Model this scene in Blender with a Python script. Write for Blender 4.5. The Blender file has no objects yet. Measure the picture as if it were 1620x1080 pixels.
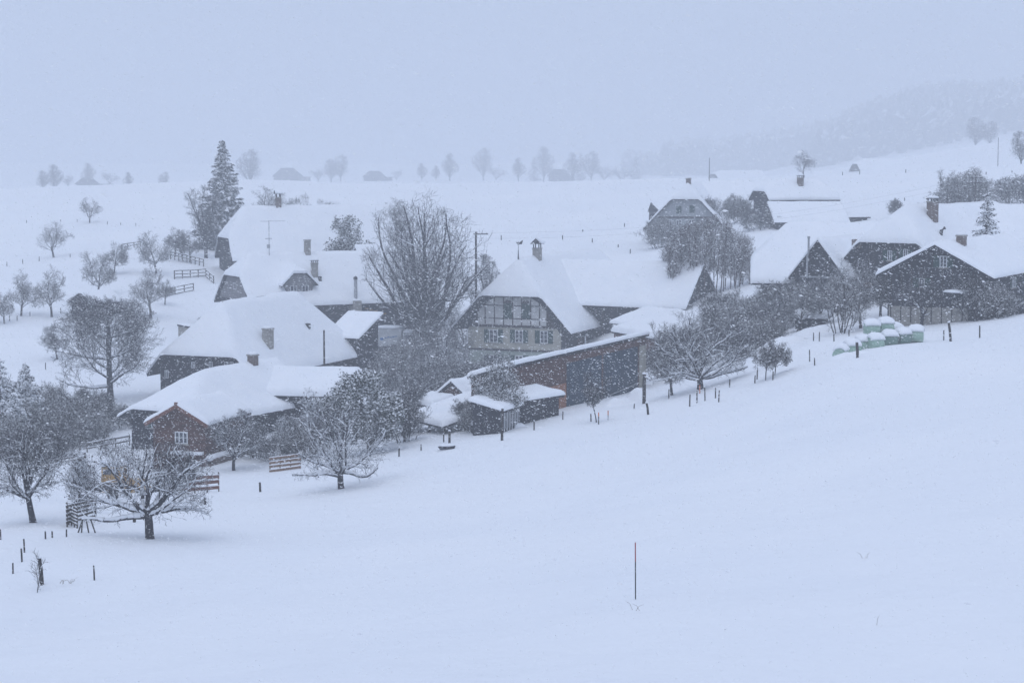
import bpy, bmesh, math, random
import numpy as np
from mathutils import Vector, noise as mnoise

# ------------------------------------------------------------------ camera, sky, light, exposure
SC = bpy.context.scene
COL = SC.collection
F_PX, HOR, ZC = 3150.0, 250.0, 30.0            # focal length in pixels of a 1620 px wide frame, horizon row, eye height
PITCH = math.atan2(540 - HOR, F_PX)
cam = bpy.data.cameras.new('camera')
cam.sensor_width = 36.0
cam.lens = 36.0 * F_PX / 1620.0
cam.clip_start = 0.5
cam.clip_end = 9000.0
cam_o = bpy.data.objects.new('camera', cam)
cam_o.location = (0, 0, ZC)
cam_o.rotation_euler = (math.pi / 2 - PITCH, 0, 0)
COL.objects.link(cam_o)
SC.camera = cam_o

SUN_EL, SUN_AZ = math.radians(68), math.radians(200)
world = bpy.data.worlds.new('World')
SC.world = world
world.use_nodes = True
nt = world.node_tree
nt.nodes.clear()
w_out = nt.nodes.new('ShaderNodeOutputWorld')
w_bg = nt.nodes.new('ShaderNodeBackground')
w_sky = nt.nodes.new('ShaderNodeTexSky')
w_sky.sky_type = 'NISHITA'
w_sky.sun_disc = False
w_sky.sun_elevation = SUN_EL
w_sky.sun_rotation = SUN_AZ
w_sky.dust_density = 4.0
w_mix = nt.nodes.new('ShaderNodeMix')
w_mix.data_type = 'RGBA'
w_mix.inputs[0].default_value = 0.90           # closed snow cloud in front of the blue sky
CLOUD = (3.76, 4.50, 6.10, 1)
w_mix.inputs[7].default_value = CLOUD
nt.links.new(w_sky.outputs[0], w_mix.inputs[6])
nt.links.new(w_mix.outputs[2], w_bg.inputs[0])
w_bg.inputs[1].default_value = 0.12
nt.links.new(w_bg.outputs[0], w_out.inputs[0])

sun = bpy.data.lights.new('sun', 'SUN')
sun.energy = 0.78
sun.angle = math.radians(60)
sun.color = (0.92, 0.95, 1.0)
sun_o = bpy.data.objects.new('sun', sun)
sun_o.rotation_euler = (math.pi / 2 - SUN_EL, 0, math.pi - SUN_AZ)
COL.objects.link(sun_o)

SC.view_settings.view_transform = 'Standard'
SC.view_settings.look = 'None'
SC.view_settings.gamma = 1.0
SC.view_settings.use_curve_mapping = False
SC.view_settings.exposure = 0.09
cy = SC.cycles
cy.use_denoising = True
cy.denoiser = 'OPENIMAGEDENOISE'
cy.max_bounces = 6
cy.diffuse_bounces = 3
cy.glossy_bounces = 2
cy.transmission_bounces = 2
cy.transparent_max_bounces = 8
cy.volume_bounces = 2
cy.use_adaptive_sampling = True
cy.adaptive_threshold = 0.02
cy.caustics_reflective = False
cy.caustics_refractive = False

# ------------------------------------------------------------------ pixel <-> world
_s, _c = math.sin(PITCH), math.cos(PITCH)
def P(px, py, Y):
    a = (px - 810) / F_PX
    b = -(py - 540) / F_PX
    d = Vector((a, _c + b * _s, -_s + b * _c))
    return d * (Y / d.y) + Vector((0, 0, ZC))
def ray(px, py):
    a = (px - 810) / F_PX
    b = -(py - 540) / F_PX
    return Vector((a, _c + b * _s, -_s + b * _c))

# ------------------------------------------------------------------ the lie of the land: heights read off the photograph at the things that touch the ground
CTRL = [(0,1080,72),(400,1080,66),(810,1080,62),(1200,1080,60),(1620,1080,60),
 (30,930,97),(237,853,110),(540,775,138),(52,822,118),(1005,940,76),(1620,800,86),(1300,760,102),(810,770,126),
 (1020,645,166),(1357,566,157),(1500,535,168),(1620,508,176),(1150,640,155),(630,716,156),(420,745,158),
 (150,752,166),(60,720,182),(175,635,215),(300,706,176),(893,640,182),(1008,615,200),(810,600,262),(740,640,200),
 (680,520,282),(500,540,275),(330,480,300),(430,610,225),(240,500,282),(240,430,318),(33,502,285),(120,497,286),(85,405,350),
 (142,353,400),(85,298,500),(0,304,490),(400,285,520),(810,290,520),(1000,284,500),(1270,281,450),(1450,272,440),(1620,262,430),
 (900,395,345),(820,345,425),(1050,386,352),(1180,350,335),(1300,350,330),(1450,515,186),(1610,480,192),(1320,530,186),(1200,560,186),(1250,575,168),(1290,490,225),
 (1100,500,255),(1000,540,255),(1430,440,235),(1560,330,320),(1400,345,320)]
CTZ = [(-220,700,14),(-100,700,17),(0,700,17),(60,700,17),(140,620,24),
 (232,900,39),(197,900,33.5),(168,900,28),(141,900,23.5),(108,900,19),(420,900,58),(385,1450,41),(300,1450,30),(230,1450,18),(150,1450,13),
 (297,1900,20),(356,1900,29),(386,1900,34),(488,1900,53),(760,1900,75),(390,2500,34),(413,2500,50),(468,2500,74),(508,2500,86),(640,2500,92),(1000,2500,105),(300,2500,16),(190,2500,14),
 (0,1500,13),(-200,1500,12),(-420,1500,12),
 (0,2800,18),(-700,2800,20),(0,42,16),(-24,42,17),(24,42,15.5),(300,700,52)]
def _ab(x, y):
    yy = max(y, 40.0)
    a = max(-0.62, min(0.62, x / yy))
    return a * 2.6, math.log(yy)
_cp = []
for px, py, D in CTRL:
    p = P(px, py, D); _cp.append((*_ab(p.x, p.y), p.z))
for x, y, z in CTZ:
    _cp.append((*_ab(x, y), z))
_cp = np.array(_cp)
def _U(r2):
    return np.where(r2 > 1e-12, 0.5 * r2 * np.log(np.maximum(r2, 1e-12)), 0.0)
_n = len(_cp)
_K = _U(((_cp[:, None, :2] - _cp[None, :, :2]) ** 2).sum(-1)) + np.eye(_n) * 0.0015
_Q = np.c_[np.ones(_n), _cp[:, :2]]
_A = np.block([[_K, _Q], [_Q.T, np.zeros((3, 3))]])
_W = np.linalg.solve(_A, np.r_[_cp[:, 2], 0, 0, 0])
def ground_np(X, Y):
    YY = np.maximum(Y, 40.0)
    A = np.clip(X / YY, -0.62, 0.62) * 2.6
    B = np.log(YY)
    r2 = (A[..., None] - _cp[:, 0]) ** 2 + (B[..., None] - _cp[:, 1]) ** 2
    return _U(r2) @ _W[:_n] + _W[_n] + _W[_n + 1] * A + _W[_n + 2] * B
def gz(x, y):
    return float(ground_np(np.array([x]), np.array([y]))[0])
def G(px, py, dmin=45, dmax=620):
    """where the ray through a pixel first meets the ground"""
    d = ray(px, py); d = d / d.y
    ys = np.arange(dmin, dmax, 1.0)
    h = ZC + d.z * ys - ground_np(d.x * ys, ys)
    k = np.nonzero(h <= 0)[0]
    if len(k) == 0:
        k = int(np.argmin(h)); y = ys[k]
    else:
        k = max(int(k[0]), 1); t = h[k - 1] / (h[k - 1] - h[k]); y = ys[k - 1] + t
    return Vector((d.x * y, y, gz(d.x * y, y)))
def GD(px, D):
    x = (px - 810) / F_PX * D * 1.0
    x = P(px, 400, D).x
    return Vector((x, D, gz(x, D)))

# ------------------------------------------------------------------ materials
def new_mat(name):
    m = bpy.data.materials.new(name); m.use_nodes = True
    t = m.node_tree; b = t.nodes['Principled BSDF']
    return m, t, b
def _mixcol(t, fac, c1, c2):
    n = t.nodes.new('ShaderNodeMix'); n.data_type = 'RGBA'
    if isinstance(fac, (int, float)): n.inputs[0].default_value = fac
    else: t.links.new(fac, n.inputs[0])
    for i, c in ((6, c1), (7, c2)):
        if isinstance(c, tuple): n.inputs[i].default_value = (*c, 1)
        else: t.links.new(c, n.inputs[i])
    return n.outputs[2]
def _noise(t, scale, detail=3, vec=None, rough=0.6):
    n = t.nodes.new('ShaderNodeTexNoise'); n.inputs['Scale'].default_value = scale
    n.inputs['Detail'].default_value = detail; n.inputs['Roughness'].default_value = rough
    if vec is not None: t.links.new(vec, n.inputs['Vector'])
    return n.outputs[0]
def _coord(t, scale=(1, 1, 1), kind='Object'):
    c = t.nodes.new('ShaderNodeTexCoord'); m = t.nodes.new('ShaderNodeMapping')
    m.inputs['Scale'].default_value = scale
    t.links.new(c.outputs[kind], m.inputs[0]); return m.outputs[0]
def _ramp(t, fac, lo, hi):
    n = t.nodes.new('ShaderNodeMapRange'); n.inputs[1].default_value = lo; n.inputs[2].default_value = hi
    t.links.new(fac, n.inputs[0]); return n.outputs[0]
def _bump(t, b, h, strength=0.3, dist=0.1):
    n = t.nodes.new('ShaderNodeBump'); n.inputs['Strength'].default_value = strength
    n.inputs['Distance'].default_value = dist
    t.links.new(h, n.inputs['Height']); t.links.new(n.outputs[0], b.inputs['Normal'])
SNOWC = (0.86, 0.88, 0.91)
def snow_mat(name, scale=0.6, bump=0.25, dist=0.15):
    m, t, b = new_mat(name)
    v = _coord(t)
    n = _noise(t, scale, 6, v)
    c = _mixcol(t, _ramp(t, n, 0.3, 0.7), (0.82, 0.845, 0.885), (0.87, 0.885, 0.91))
    t.links.new(c, b.inputs['Base Color'])
    b.inputs['Roughness'].default_value = 0.75
    b.inputs['Specular IOR Level'].default_value = 0.15
    n2 = _noise(t, scale * 3.5, 4, v)
    _bump(t, b, n2, bump, dist)
    return m
def plain(name, c1, c2, scale=3.0, rough=0.8, stretch=(1, 1, 1), bump=0.0, spec=0.2):
    m, t, b = new_mat(name)
    n = _noise(t, scale, 5, _coord(t, stretch))
    t.links.new(_mixcol(t, _ramp(t, n, 0.32, 0.68), c1, c2), b.inputs['Base Color'])
    b.inputs['Roughness'].default_value = rough
    b.inputs['Specular IOR Level'].default_value = spec
    if bump: _bump(t, b, n, bump, 0.05)
    return m
def capped(name, c1, c2, lo, hi, scale=2.0, nz=0.35, amp=0.5, stretch=(1, 1, 1)):
    """dark stuff whose upward faces carry settled snow"""
    m, t, b = new_mat(name)
    v = _coord(t, stretch)
    base = _mixcol(t, _noise(t, scale, 3, v), c1, c2)
    g = t.nodes.new('ShaderNodeNewGeometry'); s = t.nodes.new('ShaderNodeSeparateXYZ')
    t.links.new(g.outputs['True Normal'], s.inputs[0])
    ad = t.nodes.new('ShaderNodeMath'); ad.operation = 'MULTIPLY_ADD'
    t.links.new(_noise(t, 1.7, 4, v), ad.inputs[0]); ad.inputs[1].default_value = amp
    t.links.new(s.outputs[2], ad.inputs[2])
    f = _ramp(t, ad.outputs[0], lo + amp * 0.5, hi + amp * 0.5)
    t.links.new(_mixcol(t, f, base, SNOWC), b.inputs['Base Color'])
    b.inputs['Roughness'].default_value = 0.85
    b.inputs['Specular IOR Level'].default_value = 0.1
    return m
M = {}
M['ground'] = snow_mat('field_snow', 0.05, 0.5, 0.8)
M['snow'] = snow_mat('roof_snow', 0.5, 0.3, 0.12)
def flake_mat():
    m = bpy.data.materials.new('snow_flake'); m.use_nodes = True; t = m.node_tree; t.nodes.clear()
    o = t.nodes.new('ShaderNodeOutputMaterial'); d = t.nodes.new('ShaderNodeBsdfDiffuse'); r = t.nodes.new('ShaderNodeBsdfTranslucent'); x = t.nodes.new('ShaderNodeMixShader')
    for q in (d, r): q.inputs['Color'].default_value = (.92, .92, .92, 1)
    x.inputs[0].default_value = .5
    t.links.new(d.outputs[0], x.inputs[1]); t.links.new(r.outputs[0], x.inputs[2]); t.links.new(x.outputs[0], o.inputs[0])
    return m
M['flake'] = flake_mat()
M['wood'] = plain('weathered_wood', (0.012, 0.014, 0.021), (0.038, 0.037, 0.046), 1.0, 0.85, (5, 5, 0.35), 0.3)
M['woodgrey'] = plain('silver_shingle', (0.13, 0.13, 0.14), (0.24, 0.23, 0.24), 1.2, 0.85, (3, 3, 2), 0.3)
M['woodred'] = plain('red_brown_boards', (0.056, 0.028, 0.023), (0.125, 0.060, 0.045), 0.8, 0.85, (1.2, 1.2, 6), 0.3)
M['orange_boards'] = plain('orange_boards', (0.21, 0.085, 0.045), (0.32, 0.14, 0.075), 1.2, 0.85, (1, 1, 5), 0.2)
M['blue_sheet'] = plain('slate_blue_sheet', (0.017, 0.032, 0.052), (0.030, 0.052, 0.080), 0.8, 0.7, (2, 2, 0.7), 0.1)
M['plaster'] = plain('white_plaster', (0.44, 0.44, 0.43), (0.58, 0.57, 0.56), 0.8, 0.9, (1, 1, 1), 0.1)
M['cream'] = plain('cream_render', (0.32, 0.30, 0.25), (0.42, 0.40, 0.34), 0.8, 0.9, (1, 1, 1), 0.1)
M['greenwall'] = plain('pale_green_render', (0.26, 0.30, 0.27), (0.36, 0.40, 0.36), 0.7, 0.9, (1, 1, 1), 0.1)
M['pale_boards'] = plain('pale_weathered_boards', (0.24, 0.26, 0.28), (0.36, 0.38, 0.39), 1.0, 0.85, (4, 4, 0.5), 0.2)
M['stone'] = plain('rough_stone', (0.20, 0.19, 0.175), (0.36, 0.34, 0.31), 3.0, 0.9, (1, 1, 1.6), 0.5)
M['brick'] = plain('chimney_brick', (0.11, 0.085, 0.075), (0.19, 0.15, 0.13), 3.0, 0.9, (1, 1, 2), 0.4)
M['timber'] = plain('dark_timber', (0.022, 0.017, 0.017), (0.042, 0.034, 0.032), 2, 0.8)
M['shutter'] = plain('green_shutter', (0.012, 0.040, 0.034), (0.022, 0.062, 0.052), 2, 0.7, (1, 1, 8))
M['frame'] = plain('white_frame', (0.55, 0.56, 0.57), (0.68, 0.69, 0.70), 2, 0.6)
M['glass'] = plain('window_glass', (0.035, 0.042, 0.055), (0.06, 0.07, 0.09), 1.5, 0.12, spec=0.5)
M['trim_red'] = plain('red_verge_tile', (0.12, 0.05, 0.035), (0.18, 0.075, 0.05), 4)
M['metal'] = plain('galvanised_pipe', (0.30, 0.31, 0.33), (0.40, 0.41, 0.43), 3, 0.5)
M['dark_metal'] = plain('dark_metal', (0.02, 0.02, 0.024), (0.04, 0.04, 0.045), 3, 0.6)
M['post'] = capped('weathered_post', (0.022, 0.018, 0.017), (0.055, 0.046, 0.042), 0.45, 0.75, 6)
M['rail'] = capped('weathered_rail', (0.05, 0.042, 0.038), (0.10, 0.085, 0.075), 0.45, 0.75, 4)
M['rail_red'] = capped('red_board', (0.11, 0.048, 0.034), (0.19, 0.085, 0.06), 0.45, 0.75, 3)
M['rail_tan'] = capped('tan_board', (0.14, 0.085, 0.055), (0.23, 0.145, 0.10), 0.45, 0.75, 3)
M['orange_paint'] = plain('orange_paint', (0.55, 0.14, 0.05), (0.62, 0.18, 0.07), 3, 0.5)
M['red_paint'] = plain('red_paint', (0.28, 0.045, 0.045), (0.36, 0.06, 0.055), 3, 0.5)
M['black_paint'] = plain('black_paint', (0.012, 0.011, 0.012), (0.02, 0.02, 0.02), 3, 0.6)
M['bale'] = plain('pale_green_film', (0.24, 0.38, 0.30), (0.36, 0.50, 0.41), 3, 0.35, (1, 1, 4), 0.4, 0.4)
M['bale_dark'] = plain('grey_green_film', (0.10, 0.17, 0.145), (0.16, 0.25, 0.21), 3, 0.35, (1, 1, 4), 0.4, 0.4)
M['yellow'] = plain('yellow_paint', (0.36, 0.21, 0.06), (0.46, 0.28, 0.09), 2, 0.5)
M['white_paint'] = plain('white_paint', (0.34, 0.35, 0.36), (0.46, 0.47, 0.48), 1, 0.5)
M['blue_print'] = plain('blue_print', (0.03, 0.11, 0.27), (0.04, 0.14, 0.32), 2, 0.6)
M['tyre'] = plain('tyre_rubber', (0.012, 0.012, 0.013), (0.022, 0.022, 0.024), 5, 0.9)
M['bark'] = capped('bark_under_snow', (0.020, 0.019, 0.024), (0.050, 0.046, 0.052), 0.42, 0.72)
M['bark_bare'] = capped('bark_lightly_snowed', (0.021, 0.020, 0.026), (0.052, 0.048, 0.056), 0.52, 0.82)
M['bark_white'] = capped('bark_heavy_snow', (0.028, 0.024, 0.024), (0.062, 0.053, 0.051), 0.26, 0.58)
M['twig_rust'] = capped('rusty_twigs', (0.044, 0.028, 0.029), (0.078, 0.052, 0.052), 0.22, 0.55)
M['leaf'] = capped('evergreen_leaf', (0.020, 0.028, 0.022), (0.048, 0.056, 0.042), 0.42, 0.72)
M['leafbrown'] = capped('withered_leaf', (0.040, 0.030, 0.024), (0.085, 0.066, 0.050), 0.5, 0.8)
M['needle'] = capped('spruce_needle', (0.012, 0.021, 0.020), (0.032, 0.044, 0.038), 0.40, 0.68)
M['forest'] = capped('far_forest', (0.020, 0.026, 0.026), (0.050, 0.056, 0.054), 0.35, 0.85)
M['grass'] = plain('dry_grass', (0.16, 0.13, 0.09), (0.26, 0.22, 0.16), 3)

# ------------------------------------------------------------------ mesh helpers
class MB:
    """collects vertices and faces for one mesh"""
    def __init__(s): s.v = []; s.f = []
    def add(s, vs, fs):
        o = len(s.v); s.v.extend([tuple(x) for x in vs]); s.f.extend([tuple(i + o for i in q) for q in fs]); return s
    def box(s, x0, x1, y0, y1, z0, z1):
        v = [(x0,y0,z0),(x1,y0,z0),(x1,y1,z0),(x0,y1,z0),(x0,y0,z1),(x1,y0,z1),(x1,y1,z1),(x0,y1,z1)]
        return s.add(v, [(3,2,1,0),(4,5,6,7),(0,1,5,4),(1,2,6,5),(2,3,7,6),(3,0,4,7)])
    def tube(s, pts, rad, k=8, cap=True):
        pts = [Vector(p) for p in pts]
        if isinstance(rad, (int, float)): rad = [rad] * len(pts)
        o = len(s.v); n = len(pts)
        for i, p in enumerate(pts):
            d = (pts[min(i + 1, n - 1)] - pts[max(i - 1, 0)]).normalized()
            a = d.orthogonal().normalized() if abs(d.z) > 0.9 else d.cross(Vector((0, 0, 1))).normalized()
            b = d.cross(a)
            for j in range(k):
                t = 2 * math.pi * j / k
                s.v.append(tuple(p + (a * math.cos(t) + b * math.sin(t)) * rad[i]))
        for i in range(n - 1):
            for j in range(k):
                q = (j + 1) % k
                s.f.append((o + i * k + j, o + i * k + q, o + (i + 1) * k + q, o + (i + 1) * k + j))
        if cap:
            s.f.append(tuple(o + j for j in range(k))[::-1]); s.f.append(tuple(o + (n - 1) * k + j for j in range(k)))
        return s
    def beam(s, a, b, w, h):
        """rectangular bar from a to b"""
        a, b = Vector(a), Vector(b); d = (b - a).normalized()
        side = d.cross(Vector((0, 0, 1)))
        side = Vector((1, 0, 0)) if side.length < 1e-4 else side.normalized()
        up = side.cross(d).normalized()
        vs = []
        for p in (a, b):
            for i, j in ((-1,-1),(1,-1),(1,1),(-1,1)):
                vs.append(p + side * (w / 2 * i) + up * (h / 2 * j))
        return s.add(vs, [(0,1,2,3),(7,6,5,4),(0,4,5,1),(1,5,6,2),(2,6,7,3),(3,7,4,0)])
    def mesh(s, name, mat, smooth=False):
        me = bpy.data.meshes.new(name); me.from_pydata(s.v, [], s.f); me.validate(); me.update()
        if mat is not None: me.materials.append(mat)
        if smooth:
            me.polygons.foreach_set('use_smooth', [True] * len(me.polygons))
        return me
    def build(s, name, mat, parent=None, smooth=False):
        return link(name, s.mesh(name, mat, smooth), parent)
def link(name, me, parent=None):
    o = bpy.data.objects.new(name, me); COL.objects.link(o)
    if parent is not None: o.parent = parent
    return o
def np_mesh(name, V, Fq, mat, smooth=False):
    """V (n,3), Fq (m,k) all with k corners"""
    me = bpy.data.meshes.new(name)
    V = np.ascontiguousarray(V, dtype=np.float32); Fq = np.ascontiguousarray(Fq, dtype=np.int32)
    me.vertices.add(len(V)); me.vertices.foreach_set('co', V.ravel())
    k = Fq.shape[1]
    me.loops.add(Fq.size); me.loops.foreach_set('vertex_index', Fq.ravel())
    me.polygons.add(len(Fq)); me.polygons.foreach_set('loop_start', np.arange(0, Fq.size, k, dtype=np.int32))
    me.polygons.foreach_set('loop_total', np.full(len(Fq), k, dtype=np.int32))
    if smooth: me.polygons.foreach_set('use_smooth', np.ones(len(Fq), dtype=bool))
    if mat is not None: me.materials.append(mat)
    me.update(calc_edges=True)
    return me
def thing(name, label, cat, loc=(0, 0, 0), rz=0.0, group=None):
    o = bpy.data.objects.new(name, None); COL.objects.link(o)
    o.empty_display_size = 0.3
    o.location = loc; o.rotation_euler = (0, 0, rz)
    return tag(o, label, cat, group)
def tag(o, label, cat, group=None):
    o['label'] = label; o['category'] = cat
    if group: o['group'] = group
    return o
def kind(o, k):
    o['kind'] = k; return o
RNG = random.Random(11)
# ------------------------------------------------------------------ the ground: one snow-covered sheet out to the horizon
def build_ground():
    ys = np.r_[np.linspace(-120, 36, 14), np.exp(np.linspace(math.log(40), math.log(640), 430)), np.exp(np.linspace(math.log(650), math.log(3000), 90))]
    aa = np.r_[np.linspace(-1.15, -0.36, 22)[:-1], np.linspace(-0.36, 0.36, 260), np.linspace(0.36, 1.15, 22)[1:]]
    Y, A = np.meshgrid(ys, aa, indexing='ij')
    X = A * np.maximum(Y, 60.0)
    Z = np.zeros_like(X)
    for i in range(len(ys)):
        Z[i] = ground_np(X[i], Y[i])
    # wind drifts, long swells running along the slope, softer away from the eye
    def n2(x, y, s, o): return np.sin(x / s + 1.7 * np.sin(y / s * 0.53 + o)) * np.cos(y / s * 0.8 + 1.3 * np.sin(x / s * 0.41 + 2 * o))
    fade = np.clip((Y - 30) / 60, 0, 1)
    Z += fade * (0.10 * n2(X, Y, 9.0, 0.3) + 0.05 * n2(X + 0.4 * Y, Y, 3.7, 1.9) + 0.03 * n2(X - 0.3 * Y, Y, 1.6, 4.1) + 0.16 * n2(X * .35 + .1 * Y, Y, 5.5, 2.2) + 0.07 * n2(X * .3, Y + .2 * X, 2.3, 5.0))
    n, m = X.shape
    V = np.stack([X, Y, Z], -1).reshape(-1, 3)
    I = np.arange(n * m).reshape(n, m)
    Fq = np.stack([I[:-1, :-1], I[:-1, 1:], I[1:, 1:], I[1:, :-1]], -1).reshape(-1, 4)
    o = link('ground', np_mesh('ground', V, Fq, M['ground'], True))
    return kind(o, 'structure')
build_ground()
# ------------------------------------------------------------------ buildings
class House:
    """house frame: x across the gable (right positive), y along the ridge away from the front gable, z up from base"""
    def __init__(s, name, label, cat, x0, y0, yaw, w, l, ze, zr, zb, zh=None, hd=0.0, zhb=None, hdb=0.0,
                 ovf=1.0, ovb=1.0, ovs=1.0, snow=0.42, wall='wood', group=None, roof=True, kick=0.0):
        s.yaw = math.radians(yaw)
        s.e = Vector((math.cos(s.yaw), -math.sin(s.yaw), 0)); s.r = Vector((math.sin(s.yaw), math.cos(s.yaw), 0))
        s.o = Vector((x0, y0, zb)); s.w, s.l = w, l
        s.ze, s.zr = ze - zb, zr - zb
        s.zh = (zh - zb) if zh is not None else s.zr; s.hd = hd
        s.zhb = (zhb - zb) if zhb is not None else s.zr; s.hdb = hdb
        s.sl = (s.zr - s.ze) / (w / 2); s.kick = kick
        s.ovf, s.ovb, s.ovs = ovf, ovb, ovs
        s.root = thing(name, label, cat, s.o, -s.yaw, group)
        if roof:
            s.make_roof(snow); s.make_wall(wall)
    def h(s, u, v):
        z = s.zr - s.sl * abs(u)
        if s.kick:                                    # flatter foot of the slope
            u1 = s.w / 2 * 0.66
            if abs(u) > u1: z = s.zr - s.sl * u1 - (abs(u) - u1) * s.sl * (1 - s.kick)
        if s.hd > 0: z = min(z, s.zh + (s.zr - s.zh) * max(v, -0.3) / s.hd)
        if s.hdb > 0: z = min(z, s.zhb + (s.zr - s.zhb) * max(s.l - v, -0.3) / s.hdb)
        return z
    def make_roof(s, t):
        def axis(a, b, step, extra):
            n = max(2, int((b - a) / step)); q = set(np.round(np.linspace(a, b, n + 1), 3))
            for x in extra:
                if a < x < b: q.add(round(x, 3))
            return sorted(q)
        W = s.w / 2
        k0 = (s.zr - s.zh) / s.sl
        us = axis(-W, W, 1.2, [0, -W * .66, W * .66, k0, -k0]); vs = axis(0, s.l, 1.2, [s.hd, s.l - s.hdb])
        heightfield('roof', us, vs, lambda u, v: s.h(u, v) - 0.28, lambda u, v: s.h(u, v), M['wood'], s.root)
        if t <= 0: return
        g = 0.10
        def edge(a, b):
            base = axis(a, b, 0.55, [])
            return sorted(set([a - g] + [x for x in base if a + 0.5 < x < b - 0.5] + [a - g + 0.03, a - g + 0.1, a + 0.1, a + 0.3] + [b + g, b + g - 0.03, b + g - 0.1, b - 0.1, b - 0.3]))
        us, vs = edge(-W, W), edge(0, s.l)
        sd = (hash((round(s.o.x, 2), round(s.o.y, 2))) % 1000) * 0.37
        def top(u, v):
            d = min(u + W + g, W + g - u, v + g, s.l + g - v)
            q = min(1.0, max(d, 0.0) / 0.34)
            prof = math.sqrt(max(0.0, 1 - (1 - q) ** 2))
            a = 0.38
            hs = (s.h(u, v) * 2 + s.h(u - a, v) + s.h(u + a, v) + s.h(u, v - a) + s.h(u, v + a)) / 6
            if d < a: hs = s.h(u, v)
            nz = mnoise.noise(Vector((u * 0.35 + sd, v * 0.35, 0.5))) * 0.13 + mnoise.noise(Vector((u * 1.1, v * 1.1 + sd, 2.5))) * 0.05
            return hs + 0.012 + max(0.02, prof * (t + nz))
        so = heightfield('roof_snow', us, vs, lambda u, v: s.h(u, v) + 0.012, top, M['snow'], s.root, True)
        for p in so.data.vertices:                    # ragged lips: the edge bulges and draws back along the eaves
            c = p.co
            e = 1 - min(1.0, min(W + g - abs(c.x), c.y + g, s.l + g - c.y) / 0.4)
            if e <= 0: continue
            if W + g - abs(c.x) < min(c.y + g, s.l + g - c.y): c.x += math.copysign(1, c.x) * e * (0.13 * mnoise.noise(Vector((c.y * 0.9 + sd, 1, 0))) + 0.06 * mnoise.noise(Vector((c.y * 2.7, sd, 0))))
            else: c.y += (-1 if c.y < s.l / 2 else 1) * e * (0.12 * mnoise.noise(Vector((c.x * 0.9 + sd, 3, 0))) + 0.05 * mnoise.noise(Vector((c.x * 2.7, sd, 2))))
    def make_wall(s, mat):
        wi = s.w / 2 - s.ovs
        secs = sorted(set([s.ovf, max(s.hd, s.ovf + 0.1), min(s.l - s.hdb, s.l - s.ovb - 0.1), s.l - s.ovb]))
        mb = MB(); vs = []; fs = []
        for v in secs:
            zt = s.h(0, v) - 0.30
            zs = s.h(wi, v) - 0.30
            k = min(wi * 0.98, max(0.05, (s.zr - 0.30 - zt) / s.sl))
            zs = min(zs, zt)
            zk = min(zt, s.h(k, v) - 0.30)
            vs += [(-wi, v, -3), (-wi, v, zs), (-k, v, zk), (k, v, zk), (wi, v, zs), (wi, v, -3)]
        for i in range(len(secs) - 1):
            for j in range(5):
                a = i * 6 + j; fs.append((a, a + 1, a + 7, a + 6))
        fs.append((5, 4, 3, 2, 1, 0)); e = (len(secs) - 1) * 6
        fs.append(tuple(e + j for j in range(6)))
        s.wall = mb.add(vs, fs).build('wall', M[mat] if isinstance(mat, str) else mat, s.root)
    # pixel -> local coordinates on a wall
    def front(s, px, py, v=None):
        v = s.ovf if v is None else v
        p0 = s.o + s.r * v; d = ray(px, py); c = Vector((0, 0, ZC))
        t = (p0 - c).dot(s.r) / d.dot(s.r); q = c + d * t - s.o
        return q.dot(s.e), q.z
    def right(s, px, py, u=None):
        u = s.w / 2 - s.ovs if u is None else u
        p0 = s.o + s.e * u; d = ray(px, py); c = Vector((0, 0, ZC))
        t = (p0 - c).dot(s.e) / d.dot(s.e); q = c + d * t - s.o
        return q.dot(s.r), q.z
    def panel(s, name, u0, u1, z0, z1, mat, parent=None, proud=0.05, face='front', depth=None):
        mb = MB(); dp = proud + 0.06 if depth is None else depth
        if face == 'front':
            v = s.ovf; mb.box(u0, u1, v - proud, v - proud + dp, z0, z1)
        elif face == 'right':
            u = s.w / 2 - s.ovs; mb.box(u + proud - dp, u + proud, u0, u1, z0, z1)
        else:
            v = s.l - s.ovb; mb.box(u0, u1, v + proud - dp, v + proud, z0, z1)
        return mb.build(name, M[mat] if isinstance(mat, str) else mat, parent or s.root)
    def window(s, u0, u1, z0, z1, face='front', shutters=0.0, panes=(2, 2), sill=True, red=False):
        win = s.panel('window', u0, u1, z0, z1, 'glass', None, 0.03, face, 0.08)
        t = min(0.09, (u1 - u0) * 0.12)
        fr = MB()
        def bar(a0, a1, b0, b1, pr):
            if face == 'front': fr.box(a0, a1, s.ovf - pr, s.ovf - 0.02, b0, b1)
            elif face == 'right': U = s.w / 2 - s.ovs; fr.box(U + 0.02, U + pr, a0, a1, b0, b1)
            else: V = s.l - s.ovb; fr.box(a0, a1, V + 0.02, V + pr, b0, b1)
        bar(u0, u0 + t, z0, z1, 0.08); bar(u1 - t, u1, z0, z1, 0.08)
        bar(u0 + t, u1 - t, z0, z0 + t, 0.078); bar(u0 + t, u1 - t, z1 - t, z1, 0.078)
        nx, ny = panes
        for i in range(1, nx):
            x = u0 + (u1 - u0) * i / nx; bar(x - t * .5, x + t * .5, z0 + t, z1 - t, 0.074)
        for i in range(1, ny):
            z = z0 + (z1 - z0) * i / ny; bar(u0 + t, u1 - t, z - t * .25, z + t * .25, 0.062)
        fr.build('frame', M['frame'], win)
        if sill: 
            s.panel('sill', u0 - 0.1, u1 + 0.1, z0 - 0.12, z0 - 0.01, 'stone', win, 0.16, face, 0.2)
        if shutters:
            s.panel('shutter', u0 - shutters - 0.03, u0 - 0.03, z0 - 0.03, z1 + 0.03, 'shutter', None, 0.09, face, 0.06)
            s.panel('shutter', u1 + 0.03, u1 + shutters + 0.03, z0 - 0.03, z1 + 0.03, 'shutter', None, 0.09, face, 0.06)
        return win
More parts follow.
